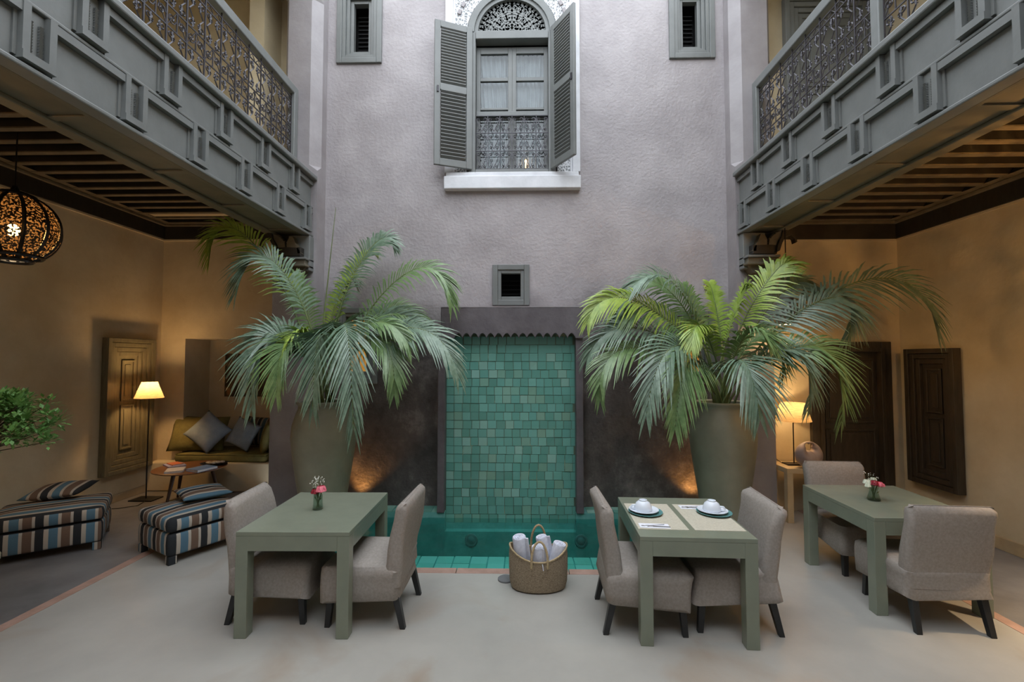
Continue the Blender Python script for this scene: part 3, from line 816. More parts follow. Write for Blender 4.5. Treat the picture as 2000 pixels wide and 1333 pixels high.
def balcony(side, label, fx, yend, posts):
    s = side
    r = struct('balcony', label, None, None, 'balcony')
    Y0 = 0.2
    def B(x0, x1, y0, y1, z0, z1): return MB().box(s*x0, s*x1, y0, y1, z0, z1)
    obj('fascia_board', B(fx, fx+0.10, BACK, yend, 3.50, 4.20), 'paint', r)
    obj('top_ledge', B(fx-0.085, fx+0.14, BACK, yend+0.0, 4.205, 4.262), 'paint', r, bevel=0.012)
    obj('middle_moulding', B(fx-0.032, fx, BACK, yend, 3.845, 3.868), 'paint', r, bevel=0.006)
    obj('lower_lip', B(fx-0.045, fx+0.06, BACK, yend, 3.478, 3.508), 'paint', r, bevel=0.008)
    # soffit beam with framed panels underneath
    obj('soffit', B(fx+0.06, fx+0.46, BACK, yend, 3.50, 3.62), 'paint_dark', r)
    obj('soffit_frame', B(fx+0.06, fx+0.10, BACK, yend, 3.480, 3.50), 'paint_dark', r, bevel=0.005)
    obj('soffit_frame', B(fx+0.36, fx+0.47, BACK, yend, 3.470, 3.50), 'paint_dark', r, bevel=0.008)
    obj('soffit_frame', B(fx+0.46, fx+0.50, BACK, yend, 3.52, 3.70), 'paint_dark', r, bevel=0.008)
    yy = yend-0.30
    while yy > Y0:
        obj('soffit_rib', B(fx+0.10, fx+0.36, yy-0.03, yy+0.03, 3.484, 3.50), 'paint_dark', r, bevel=0.004); yy -= 0.86
    flip = 0 if s < 0 else PI
    for zb, y0 in ((3.508, yend-0.155), (3.868, yend-0.155-PER/2)):
        k = 0
        while y0-k*PER > Y0:
            yp = y0-k*PER
            obj('pendant_block', pend_me, None, r, loc=(s*fx, yp, zb), rot=(0,0,flip))
            if yp > 1.6:
                for off in (-0.028, 0.028): obj('beading', bead_me, None, r, loc=(s*(fx-0.008), yp+off, zb+0.045), rot=(0,0,flip))
            yc = yp-PER/2
            obj('panel_moulding', arch_me, None, r, loc=(s*fx, yc, zb), rot=(0,0,flip))
            obj('panel', panel, None, r, loc=(s*fx, yc, zb), rot=(0,0,flip))
            k += 1
        # closing piece beside the pier
        ye = y0+PW/2
        if yend-ye > 0.05: obj('panel_moulding', B(fx-0.030, fx, ye, yend, zb+RH-0.062, zb+RH-0.012), 'paint', r)
    # railing
    rx = fx+0.225
    obj('handrail', B(rx-0.04, rx+0.05, BACK, yend+0.02, 5.30, 5.41), 'paint', r, bevel=0.012)
    obj('bottom_rail', B(rx-0.03, rx+0.03, BACK, yend, 4.262, 4.31), 'paint', r, bevel=0.006)
    ps = [yend-0.05] + posts
    for p in ps: obj('post', B(rx-0.045, rx+0.045, p-0.045, p+0.045, 4.262, 5.32), 'paint', r, bevel=0.008)
    ps.append(0.2)
    for a, b_ in zip(ps[:-1], ps[1:]):
        ya, yb = b_+0.045, a-0.045
        if yb-ya < 0.1: continue
        g = MB(); X = s*rx
        for z in (4.36, 4.68, 4.86, 5.18, 5.25): g.tube([(X, ya, z), (X, yb, z)], 0.0075, 4)
        n = max(1, round((yb-ya)/0.235)); cw = (yb-ya)/n
        for i in range(n+1):
            yv = ya+cw*i; g.tube([(X, yv, 4.31), (X, yv, 5.30)], 0.0085, 4)
        for i in range(n):
            yc = ya+cw*(i+0.5)
            if yc < 1.0: continue
            scroll_cell(g, X, yc, 4.365, 4.675, cw*0.46, 0.038)
            scroll_cell(g, X, yc, 4.865, 5.175, cw*0.46, 0.038)
            g.tube([(X, yc, 4.68), (X, yc, 4.86)], 0.006, 4)
            for q in (-1, 1):
                g.tube([(X, p[0], p[1]) for p in spiral(yc+q*cw*0.25, 4.77, 0.045, 0, q*1.6, 12)], 0.0065, 4)
                g.tube([(X, yc+q*cw*0.5, 4.68), (X, yc+q*cw*0.25, 4.77), (X, yc, 4.86)], 0.0045, 4)
                g.tube([(X, yc+q*cw*0.05, 5.19), (X, yc+q*cw*0.25, 5.24), (X, yc+q*cw*0.45, 5.19)], 0.0045, 4)
        obj('iron_panel', g, 'iron', r)
    # upper floor slab
    obj('floor_slab', B(fx+0.10, (abs(LX) if s < 0 else RX), BACK, yend+0.3, 4.21, 4.255), 'upper_plaster', r)
    return r
balcony(-1, 'grey-green carved balcony with scrolled iron railing on the left', 2.70, PY, [3.12, 1.4])
balcony(1, 'grey-green carved balcony with scrolled iron railing on the right', 2.72, PY, [3.75, 1.8])

# ------------------------------------------------------------------ gallery ceilings with joists, friezes
def gallery_ceiling(name, label, s, x0, x1, yend, zj, zf):
    r = struct(name, label, None, None, 'ceiling')
    def B(xa, xb, y0, y1, z0, z1): return MB().box(s*xa, s*xb, y0, y1, z0, z1)
    obj('boards', B(x0, x1, BACK, yend, zj+0.20, zj+0.22), 'wood_dark', r)  # boards and joist sides coloured dark for the shade in the gaps
    k = 0; yj = yend-0.10
    jm = mesh_of(MB().box(-(x1-x0)/2, (x1-x0)/2, -0.028, 0.028, 0.012, 0.20), 'joist'); jm.materials.append(MATS['wood_dark'])
    lm = mesh_of(MB().box(-(x1-x0)/2, (x1-x0)/2, -0.032, 0.032, 0, 0.012), 'joist_lit_face'); lm.materials.append(MATS['joist_wood'])  # paler strip paints in the light on the joist underside
    wd = MB(); wd.prism([(0, 0), (0.16, 0.0), (0.05, 0.12), (0, 0.12)], -0.088, 0.088, 'y')
    wm = mesh_of(wd, 'cove_block'); wm.materials.append(MATS['joist_wood'])  # same wood, coloured paler for the extra light it catches
    while yj > 0.4:
        jo = obj('joist', jm, None, r, loc=(s*(x0+x1)/2, yj, zj)); obj('joist_lit_face', lm, None, jo)
        obj('cove_block', wm, None, r, loc=(s*(x1-0.01), yj-0.118, zj+0.005), rot=(0, 0, PI if s > 0 else 0))
        yj -= 0.236
    # dark frieze boards round the walls
    obj('frieze', B(x1-0.05, x1, BACK, yend, zf, zj), 'wood_dark', r, bevel=0.004)
    obj('frieze', B(x0, x1-0.05, yend-0.05, yend, zf, zj), 'wood_dark', r, bevel=0.004)
    obj('cornice', B(x1-0.085, x1, BACK, yend, zj-0.035, zj), 'joist_wood', r, bevel=0.006)
    obj('cornice', B(x0, x1-0.05, yend-0.085, yend, zj-0.035, zj), 'joist_wood', r, bevel=0.006)
    obj('shadow_gap_bead', B(x1-0.03, x1, BACK, yend, zf-0.02, zf), 'gallery_plaster', r)
    obj('shadow_gap_bead', B(x0+0.05, x1-0.03, yend-0.03, yend, zf-0.02, zf), 'gallery_plaster', r)
    return r
gallery_ceiling('ceiling_left', 'dark joisted ceiling under the left balcony', -1, 3.18, abs(LX), LBY, 3.985, 3.758)
gallery_ceiling('ceiling_right', 'dark joisted ceiling under the right balcony', 1, 3.20, RX, RBY, 3.70, 3.476)

# carved corbels under the beams
def corbel(s, xi, name_label):
    r = struct('corbel', name_label, None, None, 'corbel')
    def B(x0, x1, y0, y1, z0, z1): return MB().box(xi+s*x0, xi+s*x1, y0, y1, z0, z1)
    obj('beam_end', B(0.0, 0.27, 5.64, 5.76, 3.03, 3.475), 'paint', r, bevel=0.01)
    obj('side_block', B(0.27, 0.46, 5.66, 5.80, 3.30, 3.475), 'wood_dark', r, bevel=0.006)
    obj('block', B(0.07, 0.36, 5.55, 5.76, 3.19, 3.305), 'wood_dark', r, bevel=0.008)
    obj('abacus', B(0.0, 0.39, 5.53, 5.76, 3.150, 3.178), 'paint', r, bevel=0.006)
    obj('abacus', B(0.02, 0.385, 5.56, 5.76, 3.095, 3.150), 'paint_dark', r, bevel=0.006)
    obj('abacus', B(0.0, 0.39, 5.54, 5.76, 3.065, 3.095), 'paint_dark', r, bevel=0.006)
    obj('foot', MB().prism([(xi+s*0.03, 3.065), (xi+s*0.36, 3.065), (xi+s*0.30, 2.99), (xi+s*0.10, 2.97)], 5.60, 5.76, 'y'), 'paint_dark', r)
    def W(p): return (xi+s*(p[0]-340)/1647.0, 3.619-p[1]/1647.0)
    def leaf(poly, y0, y1, teeth):
        q = MB(); q.prism([W(p) for p in poly], y0, y1, 'y')
        for a, b_ in teeth:
            n = max(2, int(math.hypot(b_[0]-a[0], b_[1]-a[1])/48))
            for k in range(n):
                c0 = (a[0]+(b_[0]-a[0])*k/n, a[1]+(b_[1]-a[1])*k/n); c1 = (a[0]+(b_[0]-a[0])*(k+.8)/n, a[1]+(b_[1]-a[1])*(k+.8)/n)
                nx, nz = (b_[1]-a[1]), -(b_[0]-a[0]); l = math.hypot(nx, nz)
                q.prism([W(c0), W(c1), W(((c0[0]+c1[0])/2+nx/l*34, (c0[1]+c1[1])/2+nz/l*34))], y0+0.005, y1, 'y')
        return q
    obj('leaf_scroll', leaf([(450,640),(500,560),(560,450),(625,300),(700,330),(740,410),(745,520),(540,530),(520,650)], 5.55, 5.64, [((625,300),(560,450)),((560,450),(450,640))]), 'joist_wood', r)
    obj('leaf_scroll', leaf([(775,520),(790,430),(870,330),(960,270),(1030,240),(1010,360),(950,450),(915,530)], 5.55, 5.64, [((790,430),(960,270))]), 'joist_wood', r)
    obj('leaf_scroll', leaf([(905,680),(920,560),(960,450),(1010,360),(1030,245),(1100,240),(1170,275),(1230,330),(1290,410),(1300,480),(1270,500),(1250,420),(1190,350),(1120,350),(1060,400),(1010,500),(960,650)], 5.52, 5.60, [((1290,410),(1170,275)),((1170,275),(1030,245)),((960,650),(1010,500)),((1010,500),(1060,400))]), 'wood_dark', r)
    b = MB(); b.lathe([(0.012,3.30),(0.02,3.31),(0.012,3.325),(0.02,3.34),(0.012,3.355),(0.02,3.37),(0.010,3.385),(0.0001,3.39)], 12, (xi+s*0.255, 5.60, 0)); obj('turned_bead', b, 'paint', r, smooth=True)
    return r
corbel(-1, WXL-0.05, 'carved wooden corbel at the top of the left pier')
corbel(1, WXR+0.06, 'carved wooden corbel at the top of the right pier')

# ------------------------------------------------------------------ doors and stepped panels
def stepped_panel(root, W, H, m, lvls, step, depth=0.022, two=True):
    """nested rectangular frames stepping inwards; local x across, -y towards the viewer, z up"""
    a = 0
    for k in range(lvls):
        d = 0.092-k*0.021
        fb = MB(); frame_rect(fb, a-W/2, W/2-a, a, H-a, step, -d, 0.0)
        obj('frame_step', fb, m, root, bevel=0.004); a += step+0.006
    obj('leaf', MB().box(a-W/2-0.01, W/2-a+0.01, -0.012, 0.0, a-0.01, H-a+0.01), m, root)
    w2, h2 = W-2*a, H-2*a
    parts = [(0.04*h2, 0.50*h2), (0.54*h2, 0.96*h2)] if two else [(0.05*h2, 0.95*h2)]
    for z0, z1 in parts:
        fb = MB(); frame_rect(fb, -w2/2+0.04, w2/2-0.04, a+z0, a+z1, 0.025, -0.03, -0.01)
        obj('inner_panel', fb, m, root, bevel=0.004)
        obj('inner_panel', MB().box(-w2/2+0.10, w2/2-0.10, -0.022, -0.01, a+z0+0.06, a+z1-0.06), m, root, bevel=0.006)
d1 = thing('wall_shutter', 'grey-brown stepped wooden shutter on the left wall beside the floor lamp', 'shutter', (LX+0.005, 6.295, 0.39), PI/2, kind='structure')
stepped_panel(d1, 0.78, 1.82, 'panel_wood', 4, 0.055)
d2 = thing('wall_shutter', 'dark brown stepped wooden shutter on the amber right wall', 'shutter', (RX-0.005, 5.53, 0.44), -PI/2, kind='structure')
stepped_panel(d2, 0.66, 1.61, 'door_wood', 3, 0.055)
d3 = tag(thing('door_1', 'dark panelled wooden door behind the rear chair', 'door', (4.19, RBY+0.02, 0.0), 0), kind='structure')
stepped_panel(d3, 0.82, 2.07, 'door_wood', 1, 0.05)
fb = MB(); fb.box(-0.51, -0.38, -0.07, 0.0, 0, 2.15); fb.box(0.38, 0.51, -0.07, 0.0, 0, 2.15); fb.box(-0.38, 0.38, -0.07, 0.0, 2.02, 2.15)
obj('door_casing', fb, 'door_wood', d3, bevel=0.01)
d4 = tag(thing('door_2', 'grey-green panelled door on the upper right gallery', 'door', (4.07, 6.10, 4.2), 0), kind='structure')
stepped_panel(d4, 1.15, 2.55, 'paint', 4, 0.06)

# ------------------------------------------------------------------ dining tables
def dining_table(label, cx, cy, rz, W, D):
    t = thing('dining_table', label, 'table', (cx, cy, 0), rz, 'sage green dining tables')
    H = 0.725; L = 0.085
    obj('tabletop', MB().box(-W/2, W/2, -D/2, D/2, H-0.03, H), 'table_green', t, bevel=0.003)
    for sx in (-1, 1):
        for sy in (-1, 1):
            obj('leg', MB().box(sx*W/2, sx*(W/2-L), sy*D/2, sy*(D/2-L), 0, H-0.03), 'table_green', t, bevel=0.003)
    for sy in (-1, 1): obj('apron', MB().box(-W/2+L, W/2-L, sy*D/2, sy*(D/2-0.03), H-0.13, H-0.03), 'table_green', t)
    for sx in (-1, 1): obj('apron', MB().box(sx*W/2, sx*(W/2-0.03), -D/2+L, D/2-L, H-0.13, H-0.03), 'table_green', t)
    return t
T1 = dining_table('sage green dining table holding only a flower glass, left of the basket', -1.60, 3.69, math.radians(0.8), 0.79, 0.96)
T2 = dining_table('sage green dining table laid with two place settings', 1.20, 3.62, math.radians(-2.3), 0.775, 0.90)
T3 = dining_table('sage green dining table with flowers in front of the dark door', 3.09, 4.05, math.radians(-1.5), 0.84, 0.93)

# ------------------------------------------------------------------ slipcovered chairs
def make_chair(label, seed):
    r3 = random.Random(seed)
    t = thing('dining_chair', label, 'chair', group='slipcovered dining chairs')
    W, D = 0.56, 0.56
    ph = r3.uniform(0, 6)
    def wob(a, k): return 0.011*math.sin(3*a+ph+k)+0.009*math.sin(8*a+2*ph-0.6*k)
    loops = []
    levels = [(0.235, 0.012), (0.245, 0.014), (0.30, 0.008), (0.37, 0.004), (0.415, 0.004), (0.438, -0.006), (0.452, -0.028), (0.458, -0.07)]
    for i, (z, g) in enumerate(levels):
        lp = []
        base = rrect(0, 0.02, W+2*g, D+2*g, 0.055, 5)
        for j, (x, yv) in enumerate(base):
            a = math.atan2(yv, x); hem = (0.020*math.sin(3*a+ph)+0.012*math.sin(8*a+2*ph)-0.045*max(0, yv/0.28)**2*(0.4+0.6*abs(x)/0.28)) if i < 2 else 0
            ww = wob(a, 0.8*i) if i < 5 else 0.3*wob(a, 1.0)
            s_ = 1+ww/0.28
            lp.append((x*s_, yv*s_, z+hem+(0.006*math.sin(5*x+ph) if i > 5 else 0)))
        loops.append(lp)
    b = MB(); b.loft(loops, cap0=True)
    obj('seat_cover', b, 'linen', t, smooth=True, angle=60)
    loops = []
    lv = [(0.30, 0.0), (0.40, 0.0), (0.47, 0.0), (0.56, 0.0), (0.66, 0.0), (0.76, 0.0), (0.84, 0.0), (0.872, -0.010), (0.892, -0.030), (0.900, -0.050)]
    for i, (z, g) in enumerate(lv):
        yb = -0.205-0.17*max(0, z-0.40)
        th = 0.125-0.035*max(0, (z-0.4)/0.5)
        lp = []
        for x, yv in rrect(0, 0, W+0.012+2*g*0.6, th+2*g, max(0.012, 0.04+g*0.45), 5):
            dent = 0.009*math.sin(7*x+ph+i*0.7)+0.006*math.sin(17*x-ph+i*1.6)
            lp.append((x*(1+0.012*math.sin(i*1.1+ph)), yv+yb+(dent if g > -0.02 else 0), z-0.010*abs(x/0.28)**3*(1 if i > 6 else 0)))
        loops.append(lp)
    b = MB(); b.loft(loops, cap0=True)
    obj('back_cover', b, 'linen', t, smooth=True, angle=60)
    for sx in (-1, 1):
        for sy in (-1, 1):
            x0 = sx*0.225; y0 = 0.235 if sy > 0 else -0.205
            x1 = sx*0.238; y1 = 0.262 if sy > 0 else -0.285
            q = 0.026; p = 0.019
            lg = MB(); lg.hexa([(x1-p,y1-p,0),(x1+p,y1-p,0),(x1+p,y1+p,0),(x1-p,y1+p,0)], [(x0-q,y0-q,0.33),(x0+q,y0-q,0.33),(x0+q,y0+q,0.33),(x0-q,y0+q,0.33)])
            obj('leg', lg, 'black_leg', t, bevel=0.003)
    return t
chairs = [
    ('taupe slipcovered chair tucked under the left table, nearest the striped ottoman', -1.865, 3.63, -90+2, 1),
    ('taupe slipcovered chair at the left table with its back to the pool', -1.135, 3.60, 90-1, 2),
    ('taupe slipcovered chair at the laid table with its back to the pool and basket', 0.875, 3.55, -90-2, 3),
    ('taupe slipcovered chair at the laid table, on the side away from the pool', 1.53, 3.58, 90-4, 4),
    ('taupe slipcovered chair facing the viewer in front of the dark door', 3.12, 4.49, 180-3, 5),
    ('taupe slipcovered chair seen from behind at the far right table', 3.03, 3.64, -4, 6)]
for lab, x, yv, rz, sd in chairs:
    c = make_chair(lab, sd); c.location = (x, yv, 0); c.rotation_euler = (0, 0, math.radians(rz))

# ------------------------------------------------------------------ table settings
TZ = 0.725
def on_t2(x, yv, z=0): return Vector((x, yv, TZ+z))
def placemat(label, x, yv):
    o = obj('placemat', MB().box(-0.175, 0.175, -0.29, 0.29, 0, 0.003), 'placemat', loc=(x, yv, TZ), rot=(0,0,math.radians(-2.3)))
    tag(o, label, 'placemat', 'woven placemats')
placemat('cream woven placemat on the pool side of the laid table', 1.005, 3.60)
placemat('cream woven placemat on the far side from the pool, laid table', 1.395, 3.585)
def setting(x, yv, sw, ang):
    for nm, m, R_, z, lab in (('plate', 'plate_teal', 0.130, 0.003, 'teal under plate on the %s placemat' % sw), ('plate', 'porcelain', 0.112, 0.019, 'white saucer plate on the %s placemat' % sw)):
        ox = 0.012 if m == 'plate_teal' else 0
        p = MB(); p.lathe([(0.0001, 0.0), (R_*0.55, 0.0), (R_*0.62, 0.004), (R_, 0.013), (R_, 0.016), (R_*0.62, 0.008), (R_*0.5, 0.005), (0.0001, 0.005)], 36)
        tag(obj(nm, p, m, smooth=True, loc=(x+ox, yv, TZ+z)), lab, 'plate', 'plates on the laid table')
    c = thing('coffee_bowl', 'white cup turned upside down on the %s plate' % sw, 'cup', (x-0.005, yv, TZ+0.0275), ang, 'upturned white cups')
    b = MB(); b.lathe([(0.066, 0.0), (0.068, 0.006), (0.064, 0.03), (0.052, 0.055), (0.034, 0.068), (0.030, 0.069), (0.030, 0.077), (0.024, 0.077), (0.022, 0.07), (0.0001, 0.07)], 28)
    obj('bowl', b, 'porcelain', c, smooth=True, angle=50)
    hd = MB(); hd.tube([(0.062, 0, 0.010), (0.085, 0, 0.010), (0.094, 0, 0.022), (0.085, 0, 0.036), (0.060, 0, 0.036)], 0.007, 8)
    obj('handle', hd, 'porcelain', c, smooth=True)
setting(0.945, 3.66, 'pool side', PI)
setting(1.475, 3.66, 'far side', 0.0-0.5)
def cutlery(x, yv, rz, sw):
    n = obj('napkin', MB().box(-0.105, 0.105, -0.045, 0.045, 0, 0.002).box(-0.10, 0.10, -0.042, 0.04, 0.002, 0.004), 'napkin', loc=(x, yv, TZ+0.003), rot=(0,0,rz))
    tag(n, 'folded white paper napkin on the %s placemat' % sw, 'napkin', 'folded napkins')
    sp = thing('spoon', 'steel teaspoon lying on the %s napkin' % sw, 'spoon', (x, yv, TZ+0.0085), rz+0.25, 'teaspoons')
    b = MB(); b.ball((-0.055, 0, 0), 0.016, 12, 8, 1.5, 1.0, 0.18); obj('bowl', b, 'steel', sp, smooth=True)
    b = MB(); b.tube([(-0.034, 0, 0.001), (0.02, 0, 0.001), (0.075, 0, 0.0)], [0.0018, 0.002, 0.0035], 6); obj('handle', b, 'steel', sp, smooth=True)
    kn = thing('knife', 'steel table knife lying on the %s napkin' % sw, 'knife', (x+0.005, yv-0.02, TZ+0.0075), rz-0.05, 'table knives')
    obj('blade', MB().box(-0.02, 0.10, -0.008, 0.007, 0, 0.0015), 'steel', kn)
    b = MB(); b.tube([(-0.10, 0, 0.001), (-0.06, 0, 0.001), (-0.02, 0, 0.001)], [0.005, 0.0045, 0.004], 8); obj('handle', b, 'steel', kn, smooth=True)
cutlery(0.945, 3.375, math.radians(-4), 'pool side')
cutlery(1.375, 3.80, math.radians(-2), 'far side')

def flower(mb, c, R_, layers=3, seed=0):
    r4 = random.Random(seed)
    mb.ball(c, R_*0.45, 8, 6)
    for l in range(layers):
        n = 5+l
        for k in range(n):
            a = 2*PI*k/n+l*0.6; t = 0.35+0.32*l
            d = Vector((math.cos(a)*math.sin(t), math.sin(a)*math.sin(t), math.cos(t)))
            u = Vector((-math.sin(a), math.cos(a), 0)); v = d.cross(u)
            ct = Vector(c)+d*R_*(0.5+0.16*l); w = R_*(0.45+0.12*l)
            pts = []
            for ss in (-1, -0.35, 0.35, 1):
                for tt in (-1, 0, 1):
                    bulge = (1-ss*ss*0.6)*(0.22*R_)*(1 if tt < 1 else 0.5)
                    pts.append(ct+u*w*ss*(1-0.25*(tt > 0))-v*w*0.85*tt+d*bulge)
            mb.add(pts, [(i*3+j, i*3+j+1, (i+1)*3+j+1, (i+1)*3+j) for i in range(3) for j in range(2)])
    return mb
def vase(x, yv, label, prof, blooms, sprays, seed):
    t = thing('flower_vase', label, 'vase', (x, yv, TZ), 0, 'small flower vases')
    b = MB(); b.lathe(prof, 24); obj('glass', b, 'vase_glass', t, smooth=True)
    H = max(p[1] for p in prof)
    st = MB(); r4 = random.Random(seed)
    for k in range(6):
        a = k*1.05; st.tube([(0.012*math.cos(a+2), 0.012*math.sin(a+2), 0.01), (0.010*math.cos(a), 0.010*math.sin(a), H*0.6), (0.03*math.cos(a), 0.03*math.sin(a), H+0.02)], 0.0025, 5)
    for k in range(5):
        a = k*1.3; ce = Vector((0.018*math.cos(a), 0.018*math.sin(a), H*0.45+0.01*k)); d = Vector((math.cos(a), math.sin(a), 0.8)).normalized(); u = d.cross(Vector((0,0,1))).normalized()
        st.add([ce, ce+d*0.02+u*0.008, ce+d*0.042, ce+d*0.02-u*0.008], [(0,1,2,3)])
    obj('stems', st, 'stem_green', t)
    for k, (c, R_, m) in enumerate(blooms): obj('bloom', flower(MB(), c, R_, 3, k), m, t, smooth=True, angle=None)
    if sprays:
        sp = MB(); tw = MB()
        for k in range(sprays):
            a = r4.uniform(0, 2*PI); rr = r4.uniform(0.01, 0.055)
            e = (-0.02+rr*math.cos(a), rr*math.sin(a), H+r4.uniform(0.04, 0.125)+0.3*(0.055-rr))
            tw.tube([(-0.005, 0, H-0.03), (e[0]*0.5, e[1]*0.5, (H+e[2])/2), e], 0.0008, 3)
            for q in range(3): sp.ball((e[0]+r4.uniform(-.012,.012), e[1]+r4.uniform(-.012,.012), e[2]+r4.uniform(-.012,.012)), r4.uniform(0.0025, 0.0045), 5, 4)
        obj('filler_twigs', tw, 'stem_green', t); tag(obj('filler_blossom', sp, 'tiny_white', t), kind='stuff')
    return t
vase(-1.635, 3.70, 'glass tumbler with a pink rose and airy white sprigs on the left table',
     [(0.0001,0.0),(0.038,0.0),(0.040,0.01),(0.036,0.05),(0.034,0.115),(0.032,0.115),(0.033,0.05),(0.035,0.015),(0.0001,0.012)],
     [((0.028,-0.012,0.148), 0.038, 'rose_pink'), ((-0.018,-0.012,0.132), 0.030, 'rose_red')], 34, 4)
vase(2.99, 4.04, 'waisted glass vase with red, pink and white blooms on the far right table',
     [(0.0001,0.0),(0.046,0.0),(0.050,0.012),(0.038,0.05),(0.030,0.085),(0.036,0.112),(0.034,0.112),(0.028,0.085),(0.036,0.05),(0.046,0.014),(0.0001,0.010)],
     [((-0.012,-0.025,0.140), 0.030, 'rose_red'), ((-0.050,0.0,0.142), 0.030, 'rose_white'), ((-0.062,-0.02,0.120), 0.022, 'rose_white'), ((0.042,-0.005,0.125), 0.030, 'rose_pink'), ((0.070,0.0,0.118), 0.022, 'rose_pink'), ((0.015,0.02,0.160), 0.024, 'rose_white')], 8, 5)

# ------------------------------------------------------------------ basket of towels
bk = thing('towel_basket', 'oval straw basket at the pool edge filled with rolled white towels', 'basket', (0.135, 4.00, 0), 0.03)
def bsec(z, a, c, dip=0.0):
    return [(a*math.cos(2*PI*k/40)*(1-0.04*math.cos(4*PI*k/40)), c*math.sin(2*PI*k/40), z - dip*(0.5-0.5*math.cos(4*PI*k/40))) for k in range(40)]
b = MB(); b.loft([bsec(0.002, 0.20, 0.13), bsec(0.012, 0.225, 0.15), bsec(0.06, 0.238, 0.16), bsec(0.18, 0.243, 0.165), bsec(0.27, 0.243, 0.168, 0.04), bsec(0.345, 0.238, 0.168, 0.085),
                  bsec(0.35, 0.232, 0.162, 0.085), bsec(0.27, 0.232, 0.157, 0.04), bsec(0.06, 0.225, 0.148), bsec(0.02, 0.20, 0.13)])
obj('body', b, 'straw', bk, smooth=True)
rg = MB(); rg.tube([(x, yv, z) for x, yv, z in bsec(0.348, 0.236, 0.166, 0.085)], 0.008, 6, closed=True); obj('rim', rg, 'straw_handle', bk, smooth=True)
for yy, xo, ht, bw in ((-0.165, -0.0, 0.175, 0.062), (0.165, 0.012, 0.21, 0.062)):
    hd = MB(); hd.tube([(xo-bw, yy, 0.215)] + [(xo-bw*math.cos(PI*k/12), yy*(1-0.12*math.sin(PI*k/12)), 0.27+ht*math.sin(PI*k/12)*0.88) for k in range(13)] + [(xo+bw, yy, 0.215)], 0.0095, 8)
    obj('handle', hd, 'straw_handle', bk, smooth=True)
tg = MB(); tg.tube([(0.02, -0.168, 0.255), (0.024, -0.176, 0.235), (0.028, -0.176, 0.205)], 0.004, 5); obj('tie', tg, 'towel', bk)
def towel(label, loc, tilt, roll, L=0.30, R_=0.055, flap=True):
    t = MB(); prof = []
    t.lathe([(R_*0.9, 0), (R_, 0.01), (R_, L-0.012), (R_*0.92, L), (R_*0.75, L-0.004)], 20)
    o = tag(obj('rolled_towel', t, 'towel', smooth=True, angle=50, loc=loc, rot=(tilt[0], tilt[1], roll)), label, 'towel', 'rolled towels in the basket')
    s_ = MB(); pts = [((R_*0.08+R_*0.80*k/40)*math.cos(k*0.42), (R_*0.08+R_*0.80*k/40)*math.sin(k*0.42), L-0.002) for k in range(41)]
    s_.tube(pts, 0.0055, 5); obj('rolled_end', s_, 'towel', o, smooth=True)
    if not flap: return
    fl = MB(); fl.obox(Matrix.Translation((R_*0.72, -R_*0.72, L*0.5)) @ Matrix.Rotation(PI/4, 4, 'Z'), 0.012, 0.05, L*0.98); obj('loose_edge', fl, 'towel', o)
bx, by = 0.135, 4.00
towel('rolled white towel leaning at the left end of the basket', (bx-0.125, by-0.02, 0.12), (0.10, -0.16), 0.3, 0.32, 0.058)
towel('rolled white towel behind the front basket handle', (bx+0.0, by-0.065, 0.10), (0.12, -0.03), 0, 0.27, 0.052)
towel('rolled white towel tilted at the back middle of the basket', (bx+0.085, by+0.07, 0.13), (-0.05, -0.22), 0.5, 0.27, 0.05)
towel('rolled white towel leaning at the right end of the basket', (bx+0.115, by-0.02, 0.10), (0.06, 0.24), 0.0, 0.28, 0.056, False)
dsk = MB(); dsk.lathe([(0.0001,0),(0.07,0),(0.07,0.012),(0.06,0.018),(0.0001,0.02)], 24)
tag(obj('pool_plug', dsk, 'rubber_grey', smooth=True, angle=40, loc=(-0.145, 4.10, 0.001)), 'grey rubber disc on the floor half behind the basket', 'plug')

bk.scale = (1.07, 1.04, 1.0)

